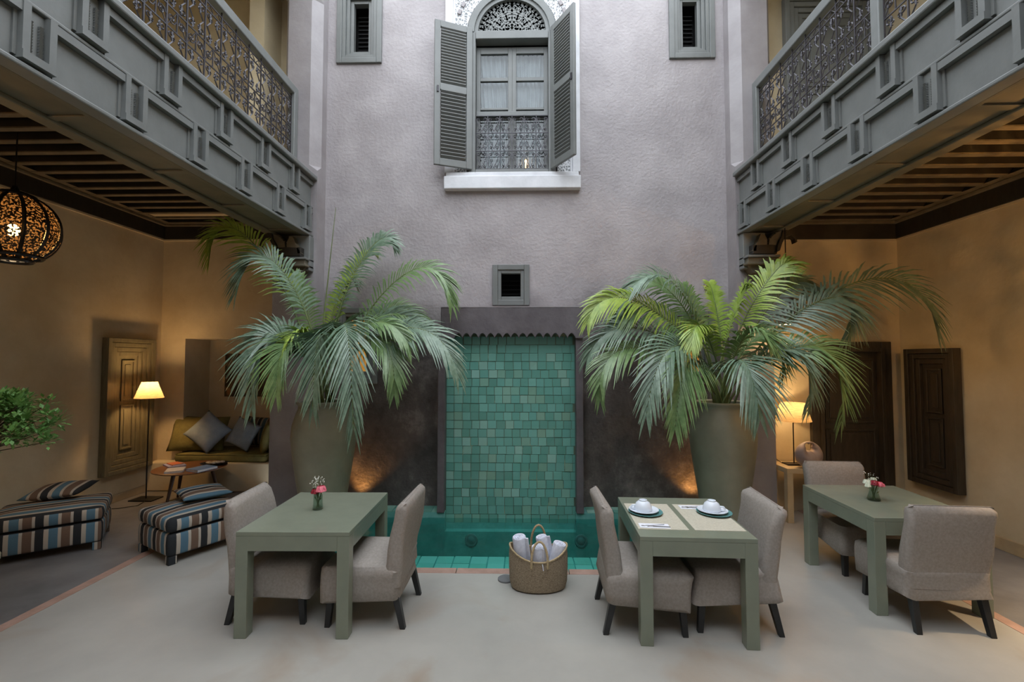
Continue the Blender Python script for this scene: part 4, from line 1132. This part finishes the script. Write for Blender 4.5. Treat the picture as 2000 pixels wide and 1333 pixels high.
# ------------------------------------------------------------------ potted palms
def frond_mesh(P, wmax, L, seed, t0=0.32, nl=46, wl=0.023):
    """P: 4 bezier control points"""
    r5 = random.Random(seed)
    P = [Vector(p) for p in P]
    def bz(t): return P[0]*(1-t)**3+P[1]*3*t*(1-t)**2+P[2]*3*t*t*(1-t)+P[3]*t**3
    def bd(t): return ((P[1]-P[0])*3*(1-t)**2+(P[2]-P[1])*6*t*(1-t)+(P[3]-P[2])*3*t*t).normalized()
    lf = MB(); Z = Vector((0,0,1))
    hor = Vector((P[3].x-P[0].x, P[3].y-P[0].y, 0))
    hor = hor.normalized() if hor.length > 0.05 else Vector((1,0,0))
    S0 = hor.cross(Z).normalized()
    tw = -0.85*hor.x*min(1.0, Vector((P[3].x-P[0].x, P[3].y-P[0].y, 0)).length/0.6) + r5.uniform(-0.25, 0.25)
    for k in range(nl):
        u = (k+0.5)/nl; t = t0+(1-t0)*u
        p = bz(t); T = bd(t)
        S = (S0 - T*S0.dot(T)).normalized(); Nn = S.cross(T).normalized()
        if Nn.dot(Z) < 0 and T.z > -0.9: pass
        S = (S*math.cos(tw)+Nn*math.sin(tw)).normalized(); Nn = S.cross(T).normalized()
        if Nn.z < 0: Nn = -Nn
        ln = wmax*(0.35+0.65*math.sin(PI*min(1, 0.12+u*0.80))**0.7)*(1-0.45*u*u)*r5.uniform(0.88, 1.08)
        ang = math.radians(30+42*u)
        for s in (-1, 1):
            d = (S*s*math.cos(ang)+T*math.sin(ang)+Nn*(0.34-0.1*u)+Vector((r5.uniform(-.07,.07), r5.uniform(-.07,.07), r5.uniform(-.07,.07)))).normalized()
            side = d.cross(Nn).normalized(); vs = []
            drop = 0.50*r5.uniform(0.7, 1.3)
            for q, ww in ((0, 0.55), (0.33, 1.0), (0.68, 0.8), (1.0, 0.06)):
                c = p+d*ln*q+Vector((0,0,-drop*ln*q*q))
                vs += [c+side*wl*ww*0.5, c-side*wl*ww*0.5]
            lf.add(vs, [(0,1,3,2),(2,3,5,4),(4,5,7,6)])
    rc = MB(); rc.tube([bz(i/14) for i in range(15)], [0.012*(1-0.85*i/14)+0.0015 for i in range(15)], 5)
    return lf, rc
def palm(label, px, py, fronds, seed, lime):
    root = thing('potted_palm', label, 'potted plant', (px, py, 0), 0, 'tall pots with areca palms')
    b = MB(); b.lathe([(0.20,0.0),(0.215,0.02),(0.25,0.22),(0.275,0.42),(0.312,0.66),(0.345,0.90),(0.357,1.04),(0.345,1.17),(0.312,1.28),(0.284,1.36),(0.280,1.385),(0.292,1.405),(0.305,1.42),(0.305,1.44),(0.285,1.445),(0.262,1.43),(0.262,1.36),(0.0001,1.345)], 48)
    obj('pot', b, 'pot_clay', root, smooth=True, angle=50)
    s = MB(); s.lathe([(0.262,1.36),(0.18,1.378),(0.08,1.385),(0.0001,1.388)], 20); obj('soil', s, 'soil', root, smooth=True)
    r5 = random.Random(seed)
    for k, (tip, peak, mt, sc) in enumerate(fronds):
        a = r5.uniform(0, 2*PI); rr = r5.uniform(0.02, 0.11)
        p0 = Vector((rr*math.cos(a), rr*math.sin(a), 1.37))
        tp = Vector(tip)-Vector((px, py, 0)); pk = Vector(peak)-Vector((px, py, 0))
        # bezier through base, near peak at about t=.6, tip
        p1 = Vector((p0.x+(pk.x-p0.x)*0.22, p0.y+(pk.y-p0.y)*0.22, 1.37+(pk.z-1.37)*0.75))
        t = 0.6; p2 = (pk - p0*(1-t)**3 - p1*3*t*(1-t)**2 - tp*t**3)/(3*t*t*(1-t))
        lf, rc = frond_mesh((p0, p1, p2, tp), sc, 1, seed*50+k)
        o = obj('frond', lf, mt, root); obj('rachis', rc, 'stem_green', o, smooth=True)
    return root
B_, G_, Li = 'frond_blue', 'frond_green', 'frond_lime'
LF = [((-3.616,5.2,3.048),(-3.255,5.3,3.38),Li,.42), ((-3.105,4.9,2.629),(-2.797,5.1,3.02),B_,.46), ((-1.591,5.6,3.341),(-1.894,5.5,3.20),B_,.38), ((-0.818,5.3,2.548),(-1.323,5.3,2.94),G_,.42),  # first frond coloured lime for the lantern light falling on it
      ((-0.695,5.0,1.742),(-1.338,5.1,2.27),B_,.48), ((-0.874,5.3,1.997),(-1.65,5.3,2.42),B_,.44), ((-1.67,4.55,1.237),(-1.856,4.75,2.30),B_,.58), ((-2.107,4.6,1.42),(-2.13,4.8,2.20),B_,.50),
      ((-2.837,4.8,1.399),(-2.726,5.0,2.20),B_,.48), ((-3.204,5.1,1.995),(-2.718,5.2,2.27),B_,.44), ((-1.831,5.65,3.224),(-2.084,5.6,3.02),Li,.30), ((-2.526,4.7,1.568),(-2.475,4.9,2.10),G_,.46),
      ((-1.364,4.9,1.555),(-1.627,5.0,2.15),G_,.42), ((-1.094,5.5,2.189),(-1.604,5.4,2.5),G_,.40), ((-2.864,5.5,2.84),(-2.654,5.45,2.78),G_,.32), ((-2.053,5.6,2.837),(-2.188,5.5,2.76),Li,.30),
      ((-1.2,4.9,2.05),(-1.7,5.0,2.30),G_,.38), ((-2.55,4.8,2.0),(-2.42,5.05,2.2),Li,.34), ((-1.95,4.75,2.05),(-2.12,5.0,2.2),G_,.36)]
RF = [((4.426,5.0,2.181),(3.774,5.15,2.80),B_,.50), ((3.544,5.1,2.132),(3.318,5.15,2.58),B_,.46), ((3.032,5.3,2.999),(2.804,5.3,2.82),Li,.42), ((1.067,5.2,2.445),(1.648,5.2,2.83),B_,.46),
      ((0.711,5.0,2.336),(1.298,5.1,2.55),Li,.42), ((0.722,5.1,1.937),(1.336,5.15,2.26),B_,.46), ((0.82,4.9,1.505),(1.24,5.0,2.05),G_,.40), ((1.261,4.75,1.352),(1.655,4.9,2.07),B_,.52),
      ((1.533,4.7,1.226),(1.798,4.9,1.92),G_,.50), ((2.334,4.6,1.333),(2.24,4.8,1.92),B_,.54), ((3.328,4.9,1.271),(3.075,5.0,2.08),G_,.50), ((2.929,4.8,1.413),(2.797,4.95,2.03),B_,.42),
      ((2.264,5.6,2.837),(2.281,5.5,2.62),Li,.26), ((3.274,5.4,2.72),(3.005,5.35,2.70),B_,.40), ((1.925,5.55,2.807),(2.008,5.45,2.58),G_,.32), ((2.9,5.2,1.706),(2.681,5.2,2.2),G_,.40),
      ((2.519,5.2,2.757),(2.481,5.3,2.56),Li,.32), ((1.369,5.55,2.809),(1.768,5.45,2.70),G_,.38), ((0.95,5.2,2.15),(1.5,5.2,2.45),G_,.42), ((2.55,4.8,2.05),(2.42,5.0,2.2),G_,.40), ((1.75,4.8,2.05),(1.95,5.0,2.25),Li,.36)]
palmL = palm('areca palm in a tall clay pot left of the fountain, tips over the sofa niche', -2.30, 5.34, LF, 11, 0)
sp = MB(); sp.tube([(0.0,0.05,1.37),(-0.05,0.05,2.4),(0.07,0.06,3.74)], [0.012,0.009,0.003], 6); obj('spear_leaf', sp, 'stem_green', palmL, smooth=True)
palmR = palm('areca palm in a tall clay pot right of the fountain, one frond over the door', 2.28, 5.34, RF, 23, 0)

# uplights on the floor behind the pots
def uplight(x, yv, label, aim):
    r = thing('uplight', label, 'lamp', (x, yv, 0), 0, 'small uplights behind the pots')
    b = MB(); b.lathe([(0.05,0),(0.055,0.01),(0.055,0.07),(0.048,0.075),(0.046,0.05),(0.0001,0.05)], 20); obj('housing', b, 'black_metal', r, smooth=True, angle=40)
    b = MB(); b.lathe([(0.0001,0.055),(0.044,0.055),(0.044,0.06),(0.0001,0.06)], 20); obj('lens', b, 'bulb_soft', r)
    d = bpy.data.lights.new('uplight_beam', 'SPOT'); d.energy = 15; d.color = lin((255, 178, 96))[:3]; d.spot_size = math.radians(85); d.spot_blend = 0.7; d.shadow_soft_size = 0.04
    o = bpy.data.objects.new('uplight_beam', d); C.objects.link(o); o.parent = r; o.location = (0, 0, 0.085)
    v = Vector(aim); o.rotation_euler = v.to_track_quat('-Z', 'Y').to_euler()
emission_mat('bulb_soft', (255, 200, 130), 4.0)
uplight(-2.13, 5.86, 'small floor uplight behind the left palm pot', (0.22, 0.10, 1))
uplight(2.20, 5.86, 'small floor uplight behind the right palm pot', (-0.18, 0.10, 1))

# ------------------------------------------------------------------ shrub at the left edge
sh = thing('leafy_shrub', 'small bright green shrub at the left edge above the ottoman', 'shrub', (-4.12, 3.30, 0), 0)
b = MB(); b.lathe([(0.16,0),(0.17,0.02),(0.22,0.40),(0.24,0.42),(0.24,0.45),(0.21,0.45),(0.20,0.40),(0.0001,0.39)], 28); obj('pot', b, 'pot_clay', sh, smooth=True, angle=40)
b = MB(); b.tube([(0,0,0.38),(0.02,0.01,0.8),(-0.02,0,1.15)], [0.022,0.018,0.014], 7)
r6 = random.Random(5); lv = MB()
clus = []
for k in range(60):
    a = r6.uniform(0, 2*PI); el = r6.uniform(-0.9, 1.2); R_ = r6.uniform(0.14, 0.40)
    clus.append(Vector((0.24+R_*math.cos(a)*math.cos(el)*1.1, R_*math.sin(a)*math.cos(el), 1.44+R_*math.sin(el)*0.62)))
clus += [Vector((0.66, 0.0, 1.32)), Vector((0.60, 0.05, 1.50)), Vector((0.50, -0.05, 1.60)), Vector((0.63, -0.03, 1.38)), Vector((0.42, -0.1, 1.64))]
for c in clus:
    b.tube([(-0.02,0,1.12), tuple((c+Vector((0,0,1.2)))*0.5), tuple(c)], [0.008,0.005,0.003], 4)
    for q in range(46):
        d = Vector((r6.gauss(0,1), r6.gauss(0,1), r6.gauss(0.4,0.8))).normalized(); p = c+d*r6.uniform(0.01, 0.075)
        u = d.cross(Vector((0,0,1))).normalized() if abs(d.z) < 0.98 else Vector((1,0,0)); n_ = u.cross(d); l = r6.uniform(0.032, 0.055); wv = l*0.30
        lv.add([p, p+d*l*0.5+u*wv+n_*0.003, p+d*l, p+d*l*0.5-u*wv+n_*0.003], [(0,1,2,3)])
obj('branches', b, 'bark', sh); tag(obj('foliage', lv, 'leaf', sh), kind='stuff')

# ------------------------------------------------------------------ pendant lanterns
def lantern(label, x, yv, z, R_, ztop, power):
    r = thing('pendant_lantern', label, 'lantern', (x, yv, z), 0, 'pierced metal pendant lanterns')
    prof = [(R_*math.sin(a), -R_*math.cos(a)*0.98) for a in [PI*(0.12+0.76*i/18) for i in range(19)]]
    b = MB(); vs = []; n = 36
    b2 = MB()
    for rr, zz in prof:
        for k in range(n): vs.append((rr*math.cos(2*PI*k/n), rr*math.sin(2*PI*k/n), zz))
    b.add(vs, [(i*n+k, i*n+(k+1) % n, (i+1)*n+(k+1) % n, (i+1)*n+k) for i in range(18) for k in range(n)])
    obj('shell', b, 'lantern_shell', r, smooth=True, angle=None)
    for k in range(12):
        a = 2*PI*k/12; rb = MB(); rb.tube([(rr*1.01*math.cos(a), rr*1.01*math.sin(a), zz) for rr, zz in prof], 0.015, 5); obj('rib', rb, 'black_metal', r, smooth=True)
    for zz, rr in ((-R_*0.92, R_*0.42), (-R_*0.80, R_*0.62), (R_*0.91, R_*0.42)):
        rb = MB(); rb.tube([(rr*math.cos(2*PI*k/30), rr*math.sin(2*PI*k/30), zz) for k in range(30)], 0.018, 6, closed=True); obj('band', rb, 'black_metal', r, smooth=True)
    b = MB(); b.lathe([(R_*0.42, R_*0.90), (R_*0.30, R_*1.02), (R_*0.10, R_*1.08), (0.02, R_*1.2), (0.0001, R_*1.2)], 24); obj('cap', b, 'black_metal', r, smooth=True)
    b = MB(); b.tube([(0,0,R_*1.15),(0,0,ztop-z)], 0.006, 6); obj('chain', b, 'black_metal', r)
    b = MB(); b.ball((0,0,-0.02), 0.045, 14, 10, 1, 1, 1.25); obj('bulb', b, 'bulb', r, smooth=True)
    light_point('lantern_light', (0,0,-0.02), power, (255, 222, 178), 0.06, r)
    return r
lantern('pierced round metal lantern glowing at the upper left edge', -4.60, 4.02, 3.11, 0.32, 3.99, 24)
lantern('added pierced metal lantern, unseen beyond the frame, brightening the left gallery', -4.3, 1.3, 2.95, 0.32, 3.99, 420)  # added unseen lamp that lifts the brightness of the left walls
lantern('added pierced metal lantern, unseen beyond the frame, brightening the right gallery', 4.15, 3.05, 2.95, 0.32, 3.71, 800)  # added unseen lamp that brings up the amber on the right walls
pl = thing('pendant_lamp', 'small copper dish pendant glimpsed behind the right corbel', 'lamp', (3.10, 5.45, 3.07), 0)
b = MB(); b.lathe([(0.0001,0.03),(0.05,0.025),(0.09,0.0),(0.092,0.004),(0.055,0.032),(0.0001,0.038)], 24); obj('dish', b, 'copper' if 'copper' in MATS else mat('copper', (206, 150, 104), 0.35, metal=0.6), pl, smooth=True)
b = MB(); b.tube([(0,0,0.03),(0,0,0.65)], 0.006, 6); obj('rod', b, 'black_metal', pl)
b = MB(); b.lathe([(0.03,0.0),(0.035,-0.25),(0.07,-0.42),(0.125,-0.56),(0.13,-0.66),(0.10,-0.74),(0.095,-0.74),(0.12,-0.65),(0.115,-0.56),(0.06,-0.42),(0.025,-0.25),(0.0001,-0.2)], 24); obj('body', b, 'grey_ceramic', pl, smooth=True)
b = MB(); b.ball((0,0,-0.70), 0.03, 12, 8); obj('bulb', b, 'bulb', pl, smooth=True)
light_point('pendant_light', (0,0,-0.72), 26, (255, 200, 130), 0.03, pl)

# ------------------------------------------------------------------ lamps
def shade(mb, r0, r1, z0, z1, n=36):
    vs = []
    for rr, zz in ((r0, z0), (r1, z1)):
        for k in range(n): vs.append((rr*math.cos(2*PI*k/n), rr*math.sin(2*PI*k/n), zz))
    return mb.add(vs, [(k, (k+1) % n, n+(k+1) % n, n+k) for k in range(n)])
fl = thing('floor_lamp', 'slim black floor lamp with woven cone shade beside the sofa bench', 'lamp', (-5.17, 6.30, 0), 0)
obj('base', MB().box(-0.16, 0.16, -0.11, 0.11, 0, 0.015), 'black_metal', fl, bevel=0.003)
b = MB(); b.tube([(0,0,0.015),(0,0,1.52)], 0.008, 8); obj('pole', b, 'black_metal', fl, smooth=True)
obj('lamp_shade', shade(MB(), 0.170, 0.090, 1.39, 1.61), 'lampshade', fl, smooth=True, angle=None)
b = MB(); b.ball((0,0,1.55), 0.032, 12, 8, 1, 1, 1.2); obj('bulb', b, 'bulb', fl, smooth=True)
light_point('floor_lamp_light', (0,0,1.55), 125, (255, 200, 132), 0.035, fl)
cd = MB(); cd.tube([(-5.10,6.20,0.006),(-5.05,6.02,0.006),(-5.2,5.9,0.006),(-5.34,5.86,0.006),(-5.46,5.90,0.08)], 0.005, 5)
tag(obj('lamp_cord', cd, 'black_metal', smooth=True), 'black lamp cord on the floor by the wall shutter', 'cord')
st = thing('side_table', 'small cream square side table under the table lamp', 'table', (3.37, 5.76, 0), 0)
obj('tabletop', MB().box(-0.25, 0.25, -0.20, 0.20, 0.575, 0.635), 'cream_paint', st, bevel=0.003)
for sx in (-1, 1):
    for sy in (-1, 1): obj('leg', MB().box(sx*0.25, sx*0.18, sy*0.20, sy*0.13, 0, 0.575), 'cream_paint', st, bevel=0.003)
tl = thing('table_lamp', 'lit table lamp with cream cone shade on the small side table', 'lamp', (3.33, 5.78, 0.635), 0)
obj('base', MB().box(-0.11, 0.11, -0.07, 0.07, 0, 0.018), 'black_metal', tl, bevel=0.003)
b = MB(); b.tube([(0,0,0.018),(0,0,0.66)], 0.007, 8); obj('stem', b, 'black_metal', tl, smooth=True)
obj('lamp_shade', shade(MB(), 0.20, 0.135, 0.535, 0.755), 'lampshade', tl, smooth=True, angle=None)
b = MB(); b.ball((0,0,0.68), 0.034, 12, 8, 1, 1, 1.2); obj('bulb', b, 'bulb', tl, smooth=True)
light_point('table_lamp_light', (0,0,0.68), 90, (255, 198, 128), 0.035, tl)
cd = MB(); cd.tube([(3.20,5.80,0.645),(3.13,5.84,0.70),(3.10,5.88,0.66),(3.12,5.94,0.50),(3.16,5.92,0.28),(3.24,5.95,0.03)], 0.004, 5)
tag(obj('lamp_cord', cd, 'black_metal', smooth=True), 'thin black cord looping behind the cream side table', 'cord')
# round vase with an eye-shaped hole near its top (eccentric ring)
vb = MB(); n = 48; m_ = 20; ri, off, Ro = 0.034, 0.088, 0.158; loops = []
for i in range(n):
    a = 2*PI*i/n; dx, dz = math.cos(a), math.sin(a)
    # distance from hole centre (0,off) to outer circle
    bq = dz*off; ro = -bq+math.sqrt(bq*bq-(off*off-Ro*Ro)); rix = ri*(1.5*abs(dx)+1.0*abs(dz))
    c_ = (rix+ro)/2; h_ = (ro-rix)/2; dep = 0.11*min(1, h_/0.10)**0.8
    loops.append([((c_+h_*math.cos(2*PI*k/m_))*dx, dep*math.sin(2*PI*k/m_), off+(c_+h_*math.cos(2*PI*k/m_))*dz) for k in range(m_)])
vs = [p for l in loops for p in l]
vb.add(vs, [(i*m_+k, i*m_+(k+1) % m_, ((i+1) % n)*m_+(k+1) % m_, ((i+1) % n)*m_+k) for i in range(n) for k in range(m_)])
tag(obj('ring_vase', vb, 'grey_ceramic', smooth=True, angle=None, loc=(3.40, 5.60, 0.635+Ro-0.001), rot=(0,0,0.15)), 'round mauve ceramic vase pierced near the top beside the table lamp', 'vase')

# ------------------------------------------------------------------ ottomans, cushions
def soft_box(W, D, z0, z1, r=0.035, puff=0.015):
    b = MB(); lp = []
    for z, g in ((z0, -0.02), (z0+0.012, -0.004), (z0+0.03, 0), ((z0+z1)/2, 0.004), (z1-0.035, 0), (z1-0.012, -0.008), (z1, -0.032), (z1+puff*0.6, -0.12), (z1+puff, -0.2)):
        lp.append([(x, yv, z) for x, yv in rrect(0, 0, W+2*g, D+2*g, max(0.012, r+g*0.6 if g > -0.05 else r), 4)])
    b.loft(lp); return b
def ottoman(label, cx, cy, ang, W, D):
    t = thing('storage_ottoman', label, 'ottoman', (cx, cy, 0), ang, 'striped storage ottomans')
    o = obj('base_box', soft_box(W, D, 0.075, 0.292, 0.03, 0.002), 'stripes', t, smooth=True, angle=45); box_uv(o.data, 'y')
    o = obj('lid_cushion', soft_box(W+0.012, D+0.012, 0.299, 0.428, 0.04, 0.02), 'stripes', t, smooth=True, angle=45); box_uv(o.data, 'y')
    for sx in (-1, 1):
        for sy in (-1, 1):
            o = obj('foot', MB().box(sx*(W/2-0.005), sx*(W/2-0.075), sy*(D/2-0.005), sy*(D/2-0.075), 0, 0.08), 'stripes', t, bevel=0.006); box_uv(o.data, 'y')
    return t
def cushion_mb(A, Bd, T, n=16, pinch=0.06):
    b = MB()
    def pt(u, v, sgn):
        e = max(0, (1-abs(u)**2.6))*max(0, (1-abs(v)**2.6)); h = T*e**0.55
        px = u*(1-pinch*(1-v*v)*abs(u)); pv = v*(1-pinch*(1-u*u)*abs(v))
        return (px*A/2, pv*Bd/2, sgn*h/2*(1+0.04*math.sin(7*u+3*v)))
    for sgn in (1, -1):
        vs = [pt(-1+2*i/n, -1+2*j/n, sgn) for j in range(n+1) for i in range(n+1)]
        b.add(vs, [(j*(n+1)+i, j*(n+1)+i+1, (j+1)*(n+1)+i+1, (j+1)*(n+1)+i) for j in range(n) for i in range(n)])
    return b
def cushion(name, label, m, A, Bd, T, loc, rot, uv=None, group='loose cushions'):
    me_b = cushion_mb(A, Bd, T)
    o = obj(name, me_b, m, smooth=True, angle=70, loc=loc, rot=rot)
    bm = bmesh.new(); bm.from_mesh(o.data); bmesh.ops.remove_doubles(bm, verts=bm.verts, dist=0.0005); bmesh.ops.recalc_face_normals(bm, faces=bm.faces); bm.to_mesh(o.data); bm.free()
    for p in o.data.polygons: p.use_smooth = True
    if uv is not None:
        l = o.data.uv_layers.new(name='uv')
        for p in o.data.polygons:
            for li in p.loop_indices:
                co = o.data.vertices[o.data.loops[li].vertex_index].co; l.data[li].uv = (co.x, co.y) if uv == 'x' else (co.y, co.x)
    return tag(o, label, 'cushion', group)
ottoman('blue, brown and black striped ottoman at the left edge under the shrub', -4.80, 4.68, math.radians(36), 0.84, 0.66)
ottoman('blue, brown and black striped ottoman just behind the left dining chair', -3.40, 4.74, math.radians(60), 0.68, 0.66)
cushion('striped_cushion', 'striped cushion lying on the ottoman at the left edge', 'stripes', 0.50, 0.46, 0.13, (-4.98, 4.92, 0.515), (0.06, -0.05, math.radians(20)), 'x', 'striped cushions')
cushion('striped_cushion', 'striped cushion lying on the ottoman behind the left dining chair', 'stripes', 0.46, 0.46, 0.10, (-3.44, 4.95, 0.50), (0.04, 0.02, math.radians(50)), 'y', 'striped cushions')

# sofa niche
sc = thing('seat_pad', 'long olive seat pad on the niche bench', 'cushion', (-4.42, 7.03, 0.42), 0)
obj('pad', soft_box(1.36, 0.66, 0.0, 0.115, 0.03, 0.01), 'olive_fabric', sc, smooth=True, angle=45)
b = MB(); b.tube([(x, yv, 0.11) for x, yv in rrect(0, 0, 1.35, 0.65, 0.03, 3)], 0.006, 5, closed=True); obj('piping', b, 'olive_fabric', sc, smooth=True)
cushion('back_cushion', 'large olive back cushion leaning at the lamp end of the niche', 'olive_fabric', 0.78, 0.54, 0.20, (-4.90, 6.93, 0.80), (math.radians(72), 0.05, math.radians(12)), None, 'sofa niche cushions')
cushion('back_cushion', 'brown and grey striped cushion at the back of the niche', 'stripes_grey', 0.56, 0.46, 0.14, (-4.15, 7.30, 0.78), (math.radians(76), 0.03, math.radians(-4)), 'x', 'sofa niche cushions')
cushion('pillow', 'larger blue-grey pillow standing on its corner in the niche', 'blue_fabric', 0.46, 0.46, 0.15, (-4.66, 6.78, 0.85), (math.radians(72), math.radians(40), 0.05), None, 'sofa niche cushions')
cushion('pillow', 'smaller blue-grey pillow right of centre in the niche', 'blue_fabric', 0.40, 0.42, 0.15, (-4.20, 6.90, 0.80), (math.radians(74), math.radians(22), -0.1), None, 'sofa niche cushions')
cushion('end_cushion', 'olive cushion with silver face at the pier end of the niche', 'olive_fabric', 0.44, 0.48, 0.16, (-3.86, 6.95, 0.76), (math.radians(80), 0.1, math.radians(-68)), None, 'sofa niche cushions')
cushion('end_cushion', 'silver satin cushion squeezed against the pier end of the niche', 'silver_fabric', 0.42, 0.44, 0.12, (-3.74, 6.93, 0.75), (math.radians(82), 0.16, math.radians(-68)), None, 'sofa niche cushions')
pt = thing('painting', 'dark unframed painting on the niche back wall', 'painting', (-4.44, NY, 1.67), 0)
obj('stretcher', MB().box(-0.40, 0.40, -0.025, -0.002, -0.345, 0.345), 'black_metal', pt)
obj('canvas', MB().box(-0.405, 0.405, -0.032, -0.025, -0.35, 0.35), 'painting', pt)

# coffee table with books
ct = thing('coffee_table', 'round walnut coffee table with tapered splayed legs and books', 'table', (-4.50, 6.22, 0), 0)
b = MB(); b.lathe([(0.0001,0.44),(0.40,0.44),(0.43,0.452),(0.43,0.462),(0.42,0.466),(0.0001,0.466)], 48); obj('tabletop', b, 'walnut', ct, smooth=True, angle=40)
for a in (2.6, 0.3, 4.55):
    b = MB(); b.tube([(0.25*math.cos(a),0.25*math.sin(a),0.44),(0.36*math.cos(a),0.36*math.sin(a),0.0)], [0.026,0.014], 10); obj('leg', b, 'walnut_dark', ct, smooth=True)
def book(label, m, w, d, h, loc, rz, tilt=0.0):
    t = thing('book', label, 'book', loc, rz, 'books on the coffee table')
    t.rotation_euler = (0, tilt, rz)
    obj('pages', MB().box(-w/2+0.004, w/2-0.004, -d/2+0.004, d/2-0.004, 0.002, h-0.002), 'paper', t)
    cv = MB(); cv.box(-w/2, w/2, -d/2, d/2, 0, 0.002); cv.box(-w/2, w/2, -d/2, d/2, h-0.002, h); cv.box(-w/2, -w/2+0.004, -d/2, d/2, 0.002, h-0.002); obj('cover', cv, m, t)
CT = 0.4662
book('white-covered booklet at the front edge of the coffee table', 'book_white', 0.20, 0.24, 0.022, (-4.53, 5.98, CT), 0.5)
book('lilac paperback lying at the left of the coffee table', 'book_lilac', 0.20, 0.28, 0.02, (-4.76, 6.27, CT), 0.9)
book('slim orange booklet on the lilac paperback', 'book_orange', 0.13, 0.2, 0.012, (-4.77, 6.29, CT+0.0202), 1.0)
book('blue-covered book at the right of the coffee table', 'book_blue', 0.22, 0.27, 0.03, (-4.23, 6.06, CT), -0.35)
tr = thing('shell_tray', 'dark oval dish of pale shells on the coffee table', 'dish', (-4.27, 6.36, CT), 0.2)
b = MB(); b.lathe([(0.0001,0.0),(0.09,0.0),(0.15,0.022),(0.153,0.026),(0.09,0.008),(0.0001,0.006)], 28, sx=1.15, sy=0.8); obj('dish', b, 'black_metal', tr, smooth=True)
for k, (x, yv) in enumerate(((-0.07,0.0),(-0.01,0.03),(0.05,0.0),(0.0,-0.04),(0.09,0.02),(-0.04,-0.03))):
    b = MB(); b.ball((x, yv, 0.03), 0.032, 10, 7, 1.25, 0.8, 0.6); obj('shell', b, 'shell_white', tr, smooth=True)
print('objects', len(bpy.data.objects), 'tris', sum(len(m.polygons) for m in bpy.data.meshes))
